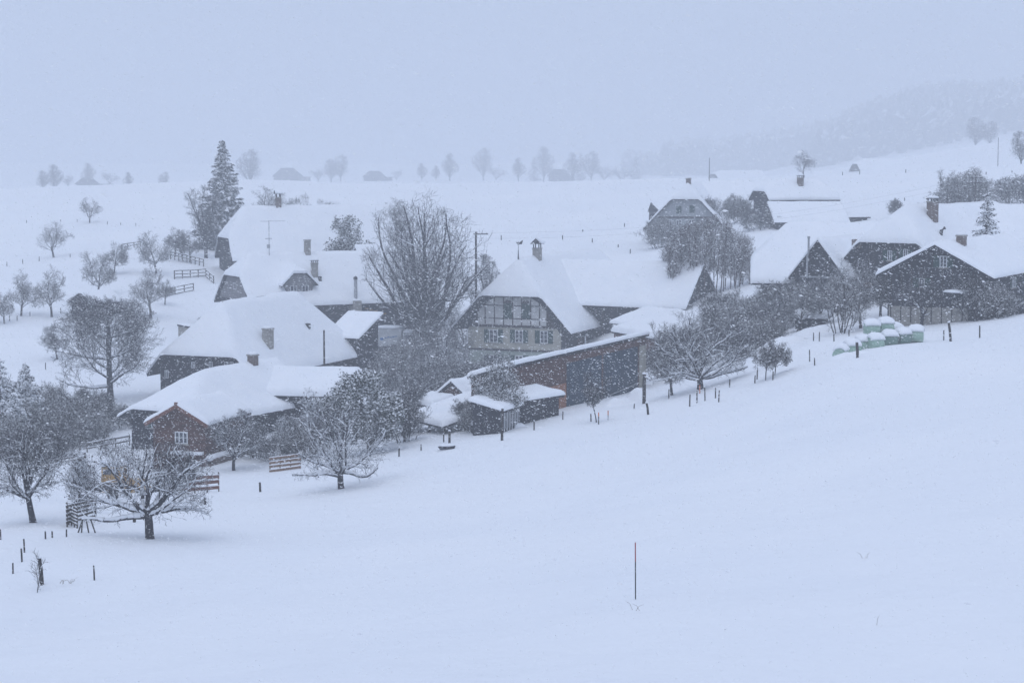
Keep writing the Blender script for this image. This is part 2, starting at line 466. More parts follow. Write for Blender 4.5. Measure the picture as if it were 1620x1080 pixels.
    def loc(s, px, py, Y):
        q = P(px, py, Y) - s.o; return q.dot(s.e), q.dot(s.r), q.z
    def roofhit(s, px, py):
        """where the ray through a pixel meets the snow on the roof, in house coordinates"""
        d = ray(px, py); d = d / d.y
        y = s.o.y - 25
        while y < s.o.y + 70:
            q = Vector((0, 0, ZC)) + d * y - s.o
            u, v = q.dot(s.e), q.dot(s.r)
            if abs(u) <= s.w / 2 and 0 <= v <= s.l and q.z <= s.h(u, v) + 0.4: return u, v, s.h(u, v)
            y += 0.2
        return 0.0, s.l / 2, s.zr
    def chimney(s, u, v, z1, w=0.7, d=0.7, mat='brick', cap='slab', z0=None, snow=True):
        z0 = s.h(u, v) - 0.8 if z0 is None else z0
        ch = MB().box(u - w/2, u + w/2, v - d/2, v + d/2, z0, z1).build('chimney', M[mat], s.root)
        MB().box(u - w/2 - .07, u + w/2 + .07, v - d/2 - .07, v + d/2 + .07, z1 + 0.002, z1 + 0.12).build('chimney_rim', M['stone'], ch)
        zt = z1 + 0.122
        if cap == 'gable':
            m = MB()
            for i in (-1, 1):
                for j in (-1, 1):
                    m.box(u + i*w*.38 - .06, u + i*w*.38 + .06, v + j*d*.38 - .06, v + j*d*.38 + .06, zt, zt + 0.55)
            zt += 0.55
            a = w/2 + .3; b = d/2 + .2; hgt = 0.75
            m.add([(u-a,v-b,zt),(u+a,v-b,zt),(u,v-b,zt+hgt),(u-a,v+b,zt),(u+a,v+b,zt),(u,v+b,zt+hgt)], [(0,1,2),(5,4,3),(0,3,4,1),(1,4,5,2),(2,5,3,0)])
            m.build('chimney_cap', M['wood'], ch)
            MB().add([(u+.05,v-b-.03,zt+hgt+.0),(u+a+.1,v-b-.03,zt+.06),(u+a+.1,v+b,zt+.06),(u+.0,v+b,zt+hgt),(u+.0,v-b-.03,zt+hgt+.22),(u+a+.15,v-b-.03,zt+.28),(u+a+.15,v+b,zt+.28),(u,v+b,zt+hgt+.22)],
                     [(0,1,5,4),(1,2,6,5),(2,3,7,6),(3,0,4,7),(4,5,6,7),(3,2,1,0)]).build('chimney_snow', M['snow'], ch)
        elif cap == 'plate':
            m = MB()
            for i in (-1, 1):
                for j in (-1, 1):
                    m.box(u + i*w*.38 - .05, u + i*w*.38 + .05, v + j*d*.38 - .05, v + j*d*.38 + .05, zt, zt + 0.26)
            m.box(u - w/2 - .1, u + w/2 + .1, v - d/2 - .1, v + d/2 + .1, zt + .262, zt + .34)
            m.build('chimney_cap', M['dark_metal'], ch)
            if snow: dome(u, v, zt + .342, w/2 + .1, d/2 + .1, 0.26).build('chimney_snow', M['snow'], ch, True)
        elif snow:
            dome(u, v, zt, w/2 + .05, d/2 + .05, 0.24).build('chimney_snow', M['snow'], ch, True)
        return ch
def dome(u, v, z, a, b, hgt, n=10):
    """a rounded cushion of snow"""
    m = MB(); rings = [(1.0, 0.0), (1.02, .35), (.9, .75), (.6, .95)]
    vs = []
    for f, q in rings:
        for i in range(n):
            t = 2 * math.pi * i / n; ct, st = math.cos(t), math.sin(t)
            k = 1 / max(abs(ct), abs(st)) ** 0.72
            vs.append((u + a * f * k * ct, v + b * f * k * st, z + hgt * q))
    vs.append((u, v, z + hgt)); fs = []
    for r in range(3):
        for i in range(n):
            j = (i + 1) % n; fs.append((r*n+i, r*n+j, (r+1)*n+j, (r+1)*n+i))
    for i in range(n): fs.append((3*n+i, 3*n+(i+1) % n, 4*n))
    fs.append(tuple(range(n))[::-1])
    return m.add(vs, fs)
def heightfield(name, us, vs, lo, hi, mat, parent, smooth=False):
    nu, nv = len(us), len(vs); V = []; 
    for f in (hi, lo):
        for v in vs:
            for u in us: V.append((u, v, f(u, v)))
    def I(k, i, j): return k * nu * nv + j * nu + i
    Fq = []
    for j in range(nv - 1):
        for i in range(nu - 1):
            Fq.append((I(0,i,j), I(0,i+1,j), I(0,i+1,j+1), I(0,i,j+1)))
            Fq.append((I(1,i,j+1), I(1,i+1,j+1), I(1,i+1,j), I(1,i,j)))
    for i in range(nu - 1):
        Fq.append((I(1,i,0), I(1,i+1,0), I(0,i+1,0), I(0,i,0)))
        Fq.append((I(0,i,nv-1), I(0,i+1,nv-1), I(1,i+1,nv-1), I(1,i,nv-1)))
    for j in range(nv - 1):
        Fq.append((I(0,0,j), I(0,0,j+1), I(1,0,j+1), I(1,0,j)))
        Fq.append((I(1,nu-1,j), I(1,nu-1,j+1), I(0,nu-1,j+1), I(0,nu-1,j)))
    return link(name, np_mesh(name, np.array(V), np.array(Fq), mat, smooth), parent)
# ------------------------------------------------------------------ main farmhouse with the half-timbered gable
def base_z(x, y, pts=((0, 0),)):
    return min(gz(x + a, y + b) for a, b in pts) - 0.1
H1 = House('farmhouse', 'big farmhouse with half-timbered gable, green shutters and steep snow-covered half-hipped roof', 'house',
           -0.26, 261.87, 21, 16.94, 39.0, 7.26, 16.57, 0.8, 12.0, 3.07, 12.3, 2.9, ovf=1.5, ovb=1.0, ovs=1.9, wall='cream')
def main_gable(s):
    f = s.front
    v = s.ovf
    # dark soffit boards behind the verge, following both slopes
    wi = s.w / 2 - s.ovs
    # upper storey: timber frame in front of plaster panels
    zb0 = f(810, 516)[1]; zb1 = f(810, 512)[1]
    s.panel('floor_beam', -wi - 0.25, wi + 0.25, zb0 - 0.16, zb0 + 0.16, 'timber', None, 0.16)
    xs = [768, 782.6, 797, 811.5, 825.5, 840, 854]
    us = [f(x, 495)[0] for x in xs]
    zl = [zb0 + 0.16, f(811, 504)[1], f(811, 483.5)[1], f(811, 470)[1]]
    def top(u): return s.zr - s.sl * abs(u) - 0.75
    us2 = [us[0] - 1.15] + us + [us[-1] + 1.0]
    for i in range(len(us2) - 1):
        a, b = us2[i] + 0.07, us2[i + 1] - 0.07
        win = i in (3, 5)
        for k in range(3):
            z0, z1 = zl[k] + (0.05 if k else 0), zl[k + 1] - 0.05
            if win and k == 1: continue
            if win and k == 2: z0 = zl[2] + 0.42
            t = [top(a), top(b)]
            if min(t) < z0 + 0.1 and max(t) < z0 + 0.35: continue
            za, zc = min(z1, t[0]), min(z1, t[1])
            za, zc = max(za, z0 + 0.02), max(zc, z0 + 0.02)
            m = MB(); y0, y1 = v - 0.06, v + 0.05
            m.add([(a,y0,z0),(b,y0,z0),(b,y0,zc),(a,y0,za),(a,y1,z0),(b,y1,z0),(b,y1,zc),(a,y1,za)],
                  [(0,1,2,3),(7,6,5,4),(0,4,5,1),(1,5,6,2),(2,6,7,3),(3,7,4,0)])
            m.build('plaster_panel', M['plaster'], s.root)
    # backing of the frame: dark wood gable field over the render
    m = MB(); zt = s.h(0, v) - 0.33; k = (s.zr - 0.33 - zt) / s.sl
    zz = zb0 + 0.05; kk = min(wi, (s.zr - 0.33 - zz) / s.sl - 0.05)
    y0, y1 = v - 0.03, v + 0.1
    pts = [(-kk, zz), (kk, zz), (max(k, .1), zt), (-max(k, .1), zt)]
    m.add([(u, y0, z) for u, z in pts] + [(u, y1, z) for u, z in pts], [(0,1,2,3),(7,6,5,4),(0,4,5,1),(1,5,6,2),(2,6,7,3),(3,7,4,0)])
    m.build('gable_boarding', M['timber'], s.root)
    for u in us: s.panel('timber_post', u - 0.07, u + 0.07, zl[0], min(top(u) + 0.15, zl[3] + 0.2), 'timber', None, 0.12, depth=0.1)
    for z in zl[1:3]: s.panel('timber_rail', us2[0] + 0.2, us2[-1] - 0.1, z - 0.06, z + 0.06, 'timber', None, 0.10, depth=0.08)
    for i in (2, 4):
        a, b = us[i] + 0.05, us[i + 1] - 0.05
        for q in (0, 1):
            c0 = a + (b - a) * q / 2; c1 = a + (b - a) * (q + 1) / 2 - 0.02
            s.panel('shutter', c0, c1, zl[1] + 0.05, zl[2] + 0.3, 'shutter', None, 0.15, depth=0.07)
        n = 8; mid = (a + b) / 2; r = (b - a) / 2
        arc = [(mid + r * math.cos(math.pi * j / n), zl[2] + 0.3 + 0.45 * math.sin(math.pi * j / n)) for j in range(n + 1)]
        mm = MB(); mm.add([(x, v - 0.14, z) for x, z in arc] + [(x, v - 0.07, z) for x, z in arc],
            [tuple(range(n + 1)), tuple(range(2 * n + 1, n, -1))] + [(j, j + n + 1, j + n + 2, j + 1) for j in range(n)] + [(0, n, 2*n+1, n+1)])
        mm.build('window_arch', M['timber'], s.root)
    # curved arch board under the verge on each side
    for sg in (-1, 1):
        m = MB(); pts = []
        for j in range(9):
            t = j / 8; u = sg * (k + 0.2 + (kk + 0.1 - k - 0.2) * t)
            z = s.zr - s.sl * abs(u) - 0.34
            wdt = 1.1 + 0.9 * (2 * t - 1) ** 2
            pts.append((u, z, z - wdt))
        vs = [(u, v - 0.5, a) for u, a, b in pts] + [(u, v - 0.5, b) for u, a, b in pts] + [(u, v - 0.4, a) for u, a, b in pts] + [(u, v - 0.4, b) for u, a, b in pts]
        n = 9; fs = []
        for j in range(n - 1):
            fs += [(j, j+1, n+j+1, n+j), (2*n+j+1, 2*n+j, 3*n+j, 3*n+j+1), (n+j, n+j+1, 3*n+j+1, 3*n+j), (j+1, j, 2*n+j, 2*n+j+1)]
        m.add(vs, fs).build('arch_board', M['wood'], s.root)
    # rows of shuttered windows
    def win(x0, x1, y0, y1, sh):
        a, zt = f(x0, y0); b, zb = f(x1, y1); s.window(a, b, zb, zt, 'front', sh, (2, 3))
    for x0, x1, y0, y1 in ((774, 788, 521, 542), (815, 827.5, 522, 542), (854.5, 867, 523, 543), (774, 788, 561, 580), (815, 827.5, 562, 580), (854.5, 867, 563, 580)):
        win(x0, x1, y0, y1, 0.68)
    zc = f(840, 555)[1]
    s.panel('storey_ledge', -wi - 0.1, wi + 0.1, zc - 0.1, zc + 0.12, 'timber', None, 0.14)
    s.panel('lower_wall', -wi - 0.04, wi + 0.04, -3, zc - 0.14, 'greenwall', None, 0.024)
    # brick-coloured side wall bays under the right eave
    s.panel('side_boarding', 1.7, s.l - 1.2, 3.2, s.ze - 0.1 + 1.2, 'wood', None, 0.05, 'right')
    vv = s.right(935, 535)[0]
    s.panel('board_bay', 8.0, 16.0, -1.0, 5.0, 'woodred', None, 0.08, 'right')
    # weathervane on the front of the ridge
    m = MB(); y = s.hd; z = s.zr + 0.3
    vane = m.tube([(0, y, z - 0.6), (0, y, z + 1.0)], [0.13, 0.05], 6).build('weathervane', M['dark_metal'], s.root)
    MB().tube([(0, y, z + 1.001), (0, y, z + 2.1)], 0.03, 5).build('rod', M['dark_metal'], vane)
    MB().add([(-.35,y-.03,z+2.0),(.15,y-.03,z+1.95),(.7,y-.03,z+2.35),(.5,y-.03,z+1.75),(-.1,y-.03,z+1.65),(-.35,y+.03,z+2.0),(.15,y+.03,z+1.95),(.7,y+.03,z+2.35),(.5,y+.03,z+1.75),(-.1,y+.03,z+1.65)],
             [(0,1,2,3,4)[::-1],(5,6,7,8,9),(0,1,6,5),(1,2,7,6),(2,3,8,7),(3,4,9,8),(4,0,5,9)]).build('vane', M['dark_metal'], vane)
    s.chimney(0.3, 9.5, s.zr + 1.15, 1.0, 1.0, 'stone', 'gable')
    # snow-covered lean-to between the two roofs
main_gable(H1)
# barn wing at right angles, same house
def main_wing():
    W = House('barn_wing', 'long barn wing with a snow-covered saddle roof and dark open eaves', 'barn',
              4.3, 279.4, 119, 12.0, 24.6, 10.2, 15.9, 1.0, ovf=0.0, ovb=1.2, ovs=1.4, wall='wood')
    W.panel('hay_door', -1.5, 1.5, 3.0, 7.0, 'woodred', None, 0.06, 'back')
    for i in range(5):
        W.panel('wall_post', 8.2 + i * 3.4, 8.5 + i * 3.4, 0, 8.2, 'timber', None, 0.1, 'right')
    return W
WING = main_wing()

# lean-to roofs in the yard corner between farmhouse and wing
def mono_shed(name, label, cat, c0, c1, depth, zlo, zhi, zb, wall='wood', snow=0.4, over=0.4, group=None, walls=True, thick=0.2):
    """c0, c1: the two top corners of the front wall (x, y); roof runs back by depth and drops from zhi to zlo"""
    a = Vector((c0[0], c0[1], 0)); b = Vector((c1[0], c1[1], 0)); L = (b - a).length
    rz = math.atan2(b.y - a.y, b.x - a.x)
    root = thing(name, label, cat, (a.x, a.y, zb), rz, group)
    z1, z0 = zhi - zb, zlo - zb
    def h(u, v): return z1 + (z0 - z1) * v / depth
    us = [-over, L + over]; vs = [-over, depth + over]
    heightfield('roof', us, vs, lambda u, v: h(u, v) - thick, h, M['wood'], root)
    def edge(p, q):
        n = max(2, int((q - p) / 0.6)); mid = list(np.linspace(p + 0.45, q - 0.45, n))
        return [p - 0.08, p - 0.05, p + 0.05, p + 0.2] + mid + [q - 0.2, q - 0.05, q + 0.05, q + 0.08]
    U, Vv = edge(-over, L + over), edge(-over, depth + over); sd = L * 7.3 + a.x
    def top(u, v):
        d = min(u - U[0], U[-1] - u, v - Vv[0], Vv[-1] - v); q = min(1, max(d, 0) / 0.4)
        nz = mnoise.noise(Vector((u * .5 + sd, v * .5, 1))) * 0.10
        return h(u, v) + 0.01 + max(0.015, math.sqrt(max(0, 1 - (1 - q) ** 2)) * (snow + nz))
    heightfield('roof_snow', U, Vv, lambda u, v: h(u, v) + 0.01, top, M['snow'], root, True)
    if walls:
        m = MB(); e = thick + 0.01
        vs_ = [(0,0,-2),(L,0,-2),(L,depth,-2),(0,depth,-2),(0,0,h(0,0)-e),(L,0,h(0,0)-e),(L,depth,h(0,depth)-e),(0,depth,h(0,depth)-e)]
        m.add(vs_, [(3,2,1,0),(4,5,6,7),(0,1,5,4),(1,2,6,5),(2,3,7,6),(3,0,4,7)]).build('wall', M[wall], root)
    return root, L, h
pa, pb = P(927, 500, 268), P(1060, 500, 246)
mono_shed('lean_to', 'low lean-to under the barn wing eaves with a smooth snow roof', 'lean-to', (13.5, 262.5), (22.0, 247.5), 5.0, 9.9, 8.4, 1.0, 'woodred', 0.45)
pa, pb = P(975, 522, 238), P(1062, 522, 226)
mono_shed('yard_shed', 'red boarded yard shed with rounded snow roof beside the barn wing', 'shed', (pa.x, pa.y), (pb.x, pb.y), 5, P(1010, 512, 236).z, P(1010, 528, 234).z, 2.0, 'woodred', 0.7)

# ------------------------------------------------------------------ long red and blue machine shed in front of the farmhouse
def machine_shed():
    a = P(788, 591, 166.6); b = P(1022, 541, 199)
    d = Vector((b.x - a.x, b.y - a.y, 0)); L = d.length
    zt = 12.35
    root, L, h = mono_shed('machine_shed', 'long flat machine shed with red-brown boards and slate-blue sheeting, snow strip on its roof', 'shed',
                           (a.x, a.y), (b.x, b.y), 2.5, zt - .7, zt, 6.3, 'woodred', 0.42, 0.25)
    def u_at(px):
        q = ray(px, 560); n = Vector((-d.y, d.x, 0)); t = Vector((a.x, a.y, 0)).dot(n) / q.dot(n)
        return (Vector((q.x * t, q.y * t, 0)) - Vector((a.x, a.y, 0))).dot(d) / L
    k0, k1, k2 = u_at(896), u_at(951), u_at(1008)
    H = zt - 6.3
    def pan(name, u0, u1, z0, z1, mat, pr):
        MB().box(u0, u1, -pr, 0.03, z0, z1).build(name, M[mat], root)
    n = 4
    for i in range(n):
        e0 = k0 + (k1 - k0) * i / n; e1 = k0 + (k1 - k0) * (i + 1) / n
        pan('blue_sheet', e0 + 0.03, e1 - 0.03, -1.5, H - 0.95, 'blue_sheet', 0.06)
        e0 = k1 + 0.3 + (k2 - k1 - 0.3) * i / n; e1 = k1 + 0.3 + (k2 - k1 - 0.3) * (i + 1) / n
        pan('blue_sheet', e0 + 0.03, e1 - 0.03, -1.5, H - 0.95, 'blue_sheet', 0.06)
    pan('door_post', k1, k1 + 0.28, -1.5, H - 0.9, 'woodred', 0.12)
    pan('door_post', k2 + 0.02, k2 + 0.3, -1.5, H - 0.9, 'woodred', 0.12)
    pan('lintel', k0, k2 + 0.3, H - 0.92, H - 0.3, 'woodred', 0.10)
    pan('orange_panel', k0 - 5.0, k0 - 0.1, -1.5, H - 2.7, 'orange_boards', 0.05)
    j = 0
    z = H - 2.6
    while z < H - 0.4:
        pan('board', 0.1, k0 - 0.1, z, z + 0.27, 'woodred', 0.05 + 0.015 * (j % 2)); z += 0.29; j += 1
    pan('corner_wall', k2 + 0.35, L, -1.5, H - 1.0, 'cream', 0.04)
    MB().beam((k1 + 0.4, -0.15, 1.0), (k2, -0.15, 1.45), 0.05, 0.08).build('drop_bar', M['metal'], root)
    MB().tube([(k1 - 2, 0.8, H), (k1 - 2, 0.8, H + 0.9), (k1 - 1.9, 0.8, H + 1.1), (k1 - 1.5, 0.8, H + 1.15)], 0.07, 8).build('vent_pipe', M['metal'], root)
machine_shed()

# ------------------------------------------------------------------ left houses
H3 = House('hipped_farmhouse', 'dark wooden farmhouse with a huge snow roof, stone chimney in the middle of the slope', 'house',
           -33.94, 214.33, 21.3, 12.9, 28.7, 6.5, 14.25, 2.6, 8.78, 5.36, 6.9, 6.04, ovf=0.8, ovb=1.2, ovs=1.2, wall='wood')
u, v, z = H3.roofhit(424, 545); H3.chimney(u, v, z + 2.1, 0.95, 0.95, 'stone', 'slab')
u, v, z = H3.roofhit(487, 517); MB().box(u - .25, u + .25, v - .2, v + .2, z - .3, z + .75).build('roof_vent', M['dark_metal'], H3.root)
for x in (306, 358, 367, 334, 264):
    u0, z1 = H3.front(x - 3, 572 if x > 300 else 585); u1, z0 = H3.front(x + 3, 582 if x > 300 else 598)
    H3.window(u0, u1, z0, z1, 'front', 0, (2, 1), False)
mono_shed('annex', 'small annex with a clean snow roof tucked behind the hipped farmhouse', 'annex', (P(520, 532, 238).x, 238), (P(566, 530, 236).x, 236), 4.5, P(530, 496, 243).z, P(545, 531, 237).z, 3.5, 'wood', 0.35)

H4 = House('low_cottage', 'low cottage with a broad snow roof and a small chimney behind the orchard', 'house',
           -31.24, 176.44, 29, 10.0, 17.5, 6.2, 10.5, 4.3, 7.54, 6.0, None, 0.0, ovf=0.7, ovb=0.8, ovs=0.9, wall='wood', kick=0.35)
u, v, z = H4.roofhit(428, 588); H4.chimney(0.3, 13.2, H4.zr + 0.85, 0.75, 0.75, 'brick', 'slab')
H4.window(H4.front(240, 662)[0], H4.front(247, 662)[0], H4.front(240, 676)[1], H4.front(240, 662)[1], 'front', 0.3, (2, 2))
H4w = House('cottage_wing', 'flat-roofed wing joined to the low cottage, thick snow hiding its eaves', 'house',
            -25.6, 190.6, 99.7, 9.6, 11.2, 7.9, 9.75, 4.3, ovf=0.0, ovb=0.6, ovs=0.7, wall='wood', snow=0.55)
H4p = House('gabled_porch', 'red-brown gabled porch house with a three-light white window', 'porch',
            -27.74, 163.3, 15.5, 5.7, 9.0, 8.15, 9.75, 4.6, ovf=0.5, ovb=0.3, ovs=0.5, wall='woodred', snow=0.3)
def porch():
    s = H4p
    a, z1 = s.front(277, 682); b, z0 = s.front(297.5, 702)
    w = s.window(a, b, z0, z1, 'front', 0, (3, 2))
    for sg in (-1, 1):
        u1 = sg * s.w / 2
        m = MB(); m.beam((0.0, -0.06, s.zr - 0.16), (u1, -0.06, s.ze - 0.16), 0.08, 0.3); m.build('verge_board', M['trim_red'], s.root)
    zz = s.front(285, 686)[1]; i = 0
    z = zz
    while z < s.zr - 1.0:
        hw = min(s.w / 2 - 0.6, (s.zr - 0.5 - z) / s.sl)
        for u0, u1 in ((-hw, a - 0.15), (b + 0.15, hw)) if z < z1 + 0.1 else ((-hw, hw),):
            if u1 - u0 > 0.3: s.panel('weatherboard', u0, u1, z, z + 0.2, 'woodred', None, 0.03 + 0.012 * (i % 2))
        z += 0.22; i += 1
    MB().box(-0.14, 0.14, -0.1, 0.2, s.zr - 0.12, s.zr + 0.18).build('finial', M['trim_red'], s.root)
    sl_z = s.front(285, 715)[1]
    s.panel('snowy_ledge', -0.6, 2.2, sl_z - 0.1, sl_z + 0.12, 'snow', None, 0.5, depth=0.5)
porch()

H5 = House('dormer_house', 'shingled farmhouse with a half-hipped dormer, roof aerial and several chimneys under snow', 'house',
           -38.9, 276.3, 62, 15.0, 30.0, 9.84, 16.7, 5.0, 13.82, 2.55, None, 0.0, ovf=0.5, ovb=0.8, ovs=1.3, wall='wood')
def dormer_house():
    s = H5
    # grey shingled left gable
    v = s.ovf; zt = s.h(0, v) - 0.34; zb = s.front(355, 470)[1]
    kk = lambda z: min(s.w / 2 - 0.6, (s.zr - 0.4 - z) / s.sl)
    m = MB(); pts = [(-kk(zb), zb), (kk(zb), zb), (kk(zt), zt), (-kk(zt), zt)]
    m.add([(u, v - .07, z) for u, z in pts] + [(u, v + .05, z) for u, z in pts], [(0,1,2,3),(7,6,5,4),(0,4,5,1),(1,5,6,2),(2,6,7,3),(3,7,4,0)])
    m.build('shingle_gable', M['woodgrey'], s.root)
    a, z1 = s.front(369.5, 447); b, z0 = s.front(374.5, 458); s.window(a, b, z0, z1, 'front', 0, (1, 1), False)
    s.chimney(0.4, s.loc(468, 400, 285)[1], s.zr + 1.7, 0.75, 0.75, 'stone', 'slab')
    u, v, z = s.roofhit(497.5, 436); s.chimney(u, v, z + 2.0, 0.8, 0.8, 'stone', 'plate')
    u, v, z = s.roofhit(506, 443); MB().box(u - .2, u + .2, v - .2, v + .2, z - .3, z + .9).build('roof_vent', M['dark_metal'], s.root)
    # dormer: a little half-hipped house sitting on the slope
    u, v, z = s.roofhit(473, 461)
    hw, hh = 1.95, 1.45
    y0 = u + 0.1
    # dormer frame: its front looks down the slope (local +x)
    def D(a, b, c): return (y0 + a, v + b, z - 0.2 + c)
    mk = MB()
    back = -5.0
    mk.add([D(0,-hw,-1),D(0,hw,-1),D(0,hw,hh),D(0,-hw,hh),D(back,-hw,-1),D(back,hw,-1),D(back,hw,hh),D(back,-hw,hh)], [(0,1,2,3),(7,6,5,4),(0,4,5,1),(1,5,6,2),(2,6,7,3),(3,7,4,0)])
    dm = mk.build('dormer', M['woodgrey'], s.root)
    # gablet
    zt = hh + 1.5; k = 0.85; q = 0.35
    m = MB().add([D(q*.2,-hw-.5,hh),D(q*.2,hw+.5,hh),D(q*.2,k,zt),D(q*.2,-k,zt),D(-.15,-hw-.5,hh),D(-.15,hw+.5,hh),D(-.15,k,zt),D(-.15,-k,zt)], [(0,1,2,3),(7,6,5,4),(0,4,5,1),(1,5,6,2),(2,6,7,3),(3,7,4,0)])
    m.build('gablet', M['woodgrey'], dm)
    # roof planes of the dormer with their snow
    def slab(name, pts, t, mat):
        n = len(pts); MB().add([Vector(p) for p in pts] + [Vector(p) + Vector((0, 0, t)) for p in pts],
            [tuple(range(n))[::-1], tuple(range(n, 2 * n))] + [(i, (i+1) % n, n + (i+1) % n, n + i) for i in range(n)]).build(name, M[mat], dm)
    for sg in (-1, 1):
        P0 = [D(.45, sg*(hw+.75), hh-.25), D(.45, sg*(k+.05), zt+.05), D(-.9, 0, zt+.75), D(back*1.3, 0, zt+.75), D(back, sg*(hw+.75), hh-.25)]
        if sg > 0: P0 = P0[::-1]
        slab('dormer_roof', P0, 0.12, 'wood'); slab('dormer_snow', [Vector(p) + Vector((0, 0, .13)) for p in P0], 0.35, 'snow')
    H0 = [D(.5, -k-.1, zt-.02), D(.5, k+.1, zt-.02), D(-.95, 0, zt+.74)]
    slab('dormer_roof', H0, 0.1, 'wood'); slab('dormer_snow', [Vector(p) + Vector((0, 0, .13)) for p in H0], 0.34, 'snow')
    for c in (-0.85, 0.85):
        wv = MB().box(y0 - .02, y0 + .06, v + c - .5, v + c + .5, z + .05, z + 1.15).build('window', M['glass'], dm)
        fm = MB()
        for b in (-.5, -.04, .42): fm.box(y0 + .062, y0 + .1, v + c + b, v + c + b + .08, z + .05, z + 1.15)
        fm.box(y0 + .064, y0 + .098, v + c - .42, v + c + .42, z + .05, z + .12); fm.box(y0 + .064, y0 + .098, v + c - .42, v + c + .42, z + 1.08, z + 1.15)
        fm.build('frame', M['frame'], wv)
    # stone chimney breast on the long wall and its flue
    U = s.w / 2 - s.ovs
    v0 = s.right(554, 485, s.w / 2 - 0.9)[0]; v1 = s.right(567, 485, s.w / 2 - 0.9)[0]
    MB().box(s.w/2 - 1.25, s.w/2 + 0.25, v0, v1, -2, s.ze + 0.35).build('chimney_breast', M['stone'], s.root)
    vm = (v0 + v1) / 2
    fl = MB().tube([(s.w/2 - .4, vm, s.ze), (s.w/2 - .4, vm, s.ze + 3.3)], [.26, .26], 10).build('flue', M['metal'], s.root)
    MB().tube([(s.w/2 - .4, vm, s.ze + 3.301), (s.w/2 - .4, vm, s.ze + 3.6), (s.w/2 - .4, vm, s.ze + 3.75)], [.3, .3, .1], 10).build('flue_hood', M['dark_metal'], fl)
    MB().add(*[[(p[0], p[1], p[2]) for p in dome(s.w/2 - .5, vm, s.ze + .352, .75, (v1-v0)/2, .25).v], dome(0,0,0,1,1,1).f]).build('breast_snow', M['snow'], s.root)
    for i in range(5):
        a = s.right(577 + i * 7, 488 + i * 2.0)
        MB().box(U + .05, U + .12, a[0], a[0] + 0.55, a[1] - .06, a[1] + .06).build('yellow_marker', M['yellow'], s.root)
    # aerial
    u, v, z = s.roofhit(426, 405); z = s.zr if z > s.zr - 1 else z
    ae = MB().tube([(u, v, z - .3), (u, v, z + 4.6)], 0.055, 6).build('aerial', M['metal'], s.root)
    MB().beam((u - .4, v - 1.1, z + 4.5), (u + .6, v + 2.2, z + 4.55), 0.04, 0.05).build('aerial_boom', M['metal'], ae)
    el = MB()
    for q in range(7):
        el.beam((u - .4 + q * .16 + .25, v - 1.1 + q * .5 - .1, z + 4.58), (u - .4 + q * .16 - .25, v - 1.1 + q * .5 + .1, z + 4.58), 0.025, 0.025)
    el.build('aerial_elements', M['metal'], ae)
    MB().beam((u, v - .55, z + 2.1), (u, v + .4, z + 2.1), .05, .1).build('aerial_bar', M['metal'], ae)
    MB().box(u - .12, u + .12, v - .3, v + .1, z + .75, z + 1.3).build('aerial_box', M['metal'], ae)
dormer_house()
H6 = House('rear_barn', 'rear barn with a tall snow roof and one small roofed chimney beside the tall spruce', 'barn',
           -47.07, 324.87, 70, 14.17, 28.0, 13.7, 22.25, 9.0, 17.22, 3.37, None, 0.0, ovf=0.5, ovb=0.8, ovs=1.2, wall='wood')
H6.chimney(0.2, H6.loc(435, 322, 330)[1], H6.zr + 1.2, 0.85, 0.85, 'brick', 'gable')
# taller right part of the dormer house ridge
H5b = House('side_barn', 'higher barn roof adjoining the dormer house behind the bare linden', 'barn',
            -22.5, 286.0, 62, 15.4, 12.0, 9.9, 17.35, 5.0, None, 0, None, 0, ovf=0.0, ovb=0.8, ovs=1.3, wall='wood')
MB().tube([(7.2, 4, 2.9), (7.2, 12, 2.9)], .12, 6).build('gutter', M['metal'], H5b.root)

# ------------------------------------------------------------------ right-hand houses
H7 = House('upper_farmhouse', 'pale timber-gabled farmhouse with a corner turret on the upper field', 'house',
           30.37, 349.9, 14.4, 14.83, 30.0, 17.6, 25.43, 14.4, 22.91, 1.96, 22.8, 2.6, ovf=0.7, ovb=1.0, ovs=1.3, wall='pale_boards')
def upper_house():
    s = H7
    zc = s.front(1085, 344)[1]
    s.panel('upper_boarding', -(s.zr - .5 - zc) / s.sl, (s.zr - .5 - zc) / s.sl, zc - .15, zc + .15, 'timber', None, 0.12)
    for x, y in ((1074, 332), (1095, 331)):
        a, z1 = s.front(x - 4, y - 6); b, z0 = s.front(x + 4, y + 6); s.panel('shutter', a, b, z0, z1, 'shutter', None, .08)
    for x in (1059, 1074, 1094):
        a, z1 = s.front(x - 4, 347.5); b, z0 = s.front(x + 4, 357); s.window(a, b, z0, z1, 'front', 0, (2, 1), False)
    for x in (1059, 1074, 1094):
        a, z1 = s.front(x - 4, 364); b, z0 = s.front(x + 4, 374); s.window(a, b, z0, z1, 'front', 0, (2, 1), False)
    s.chimney(0.0, 3.4, s.zr + 0.9, 0.8, 0.8, 'brick', 'slab')
    u, v = -6.4, 4.5; z = s.h(u, v) + .6
    t = MB().box(u - .75, u + .75, v - .75, v + .75, z - 2.2, z + 1.2).build('turret', M['woodgrey'], s.root)
    MB().box(u - .6, u + .7, v - .78, v - .74, z - .2, z + .9).build('turret_boarding', M['wood'], t)
    MB().add([(u-.95,v-.95,z+1.2),(u+.95,v-.95,z+1.2),(u+.95,v+.95,z+1.2),(u-.95,v+.95,z+1.2),(u-.5,v-.1,z+2.9)], [(3,2,1,0),(0,1,4),(1,2,4),(2,3,4),(3,0,4)]).build('spire', M['wood'], t)
upper_house()
W7 = House('upper_barn_wing', 'low barn wing with pale snow roof joining the upper farmhouse', 'barn',
           34.0, 366, 98, 13.0, 14.0, 21.0, 25.6, 15, None, 0, None, 0, ovf=0, ovb=.6, ovs=1.0, wall='wood')
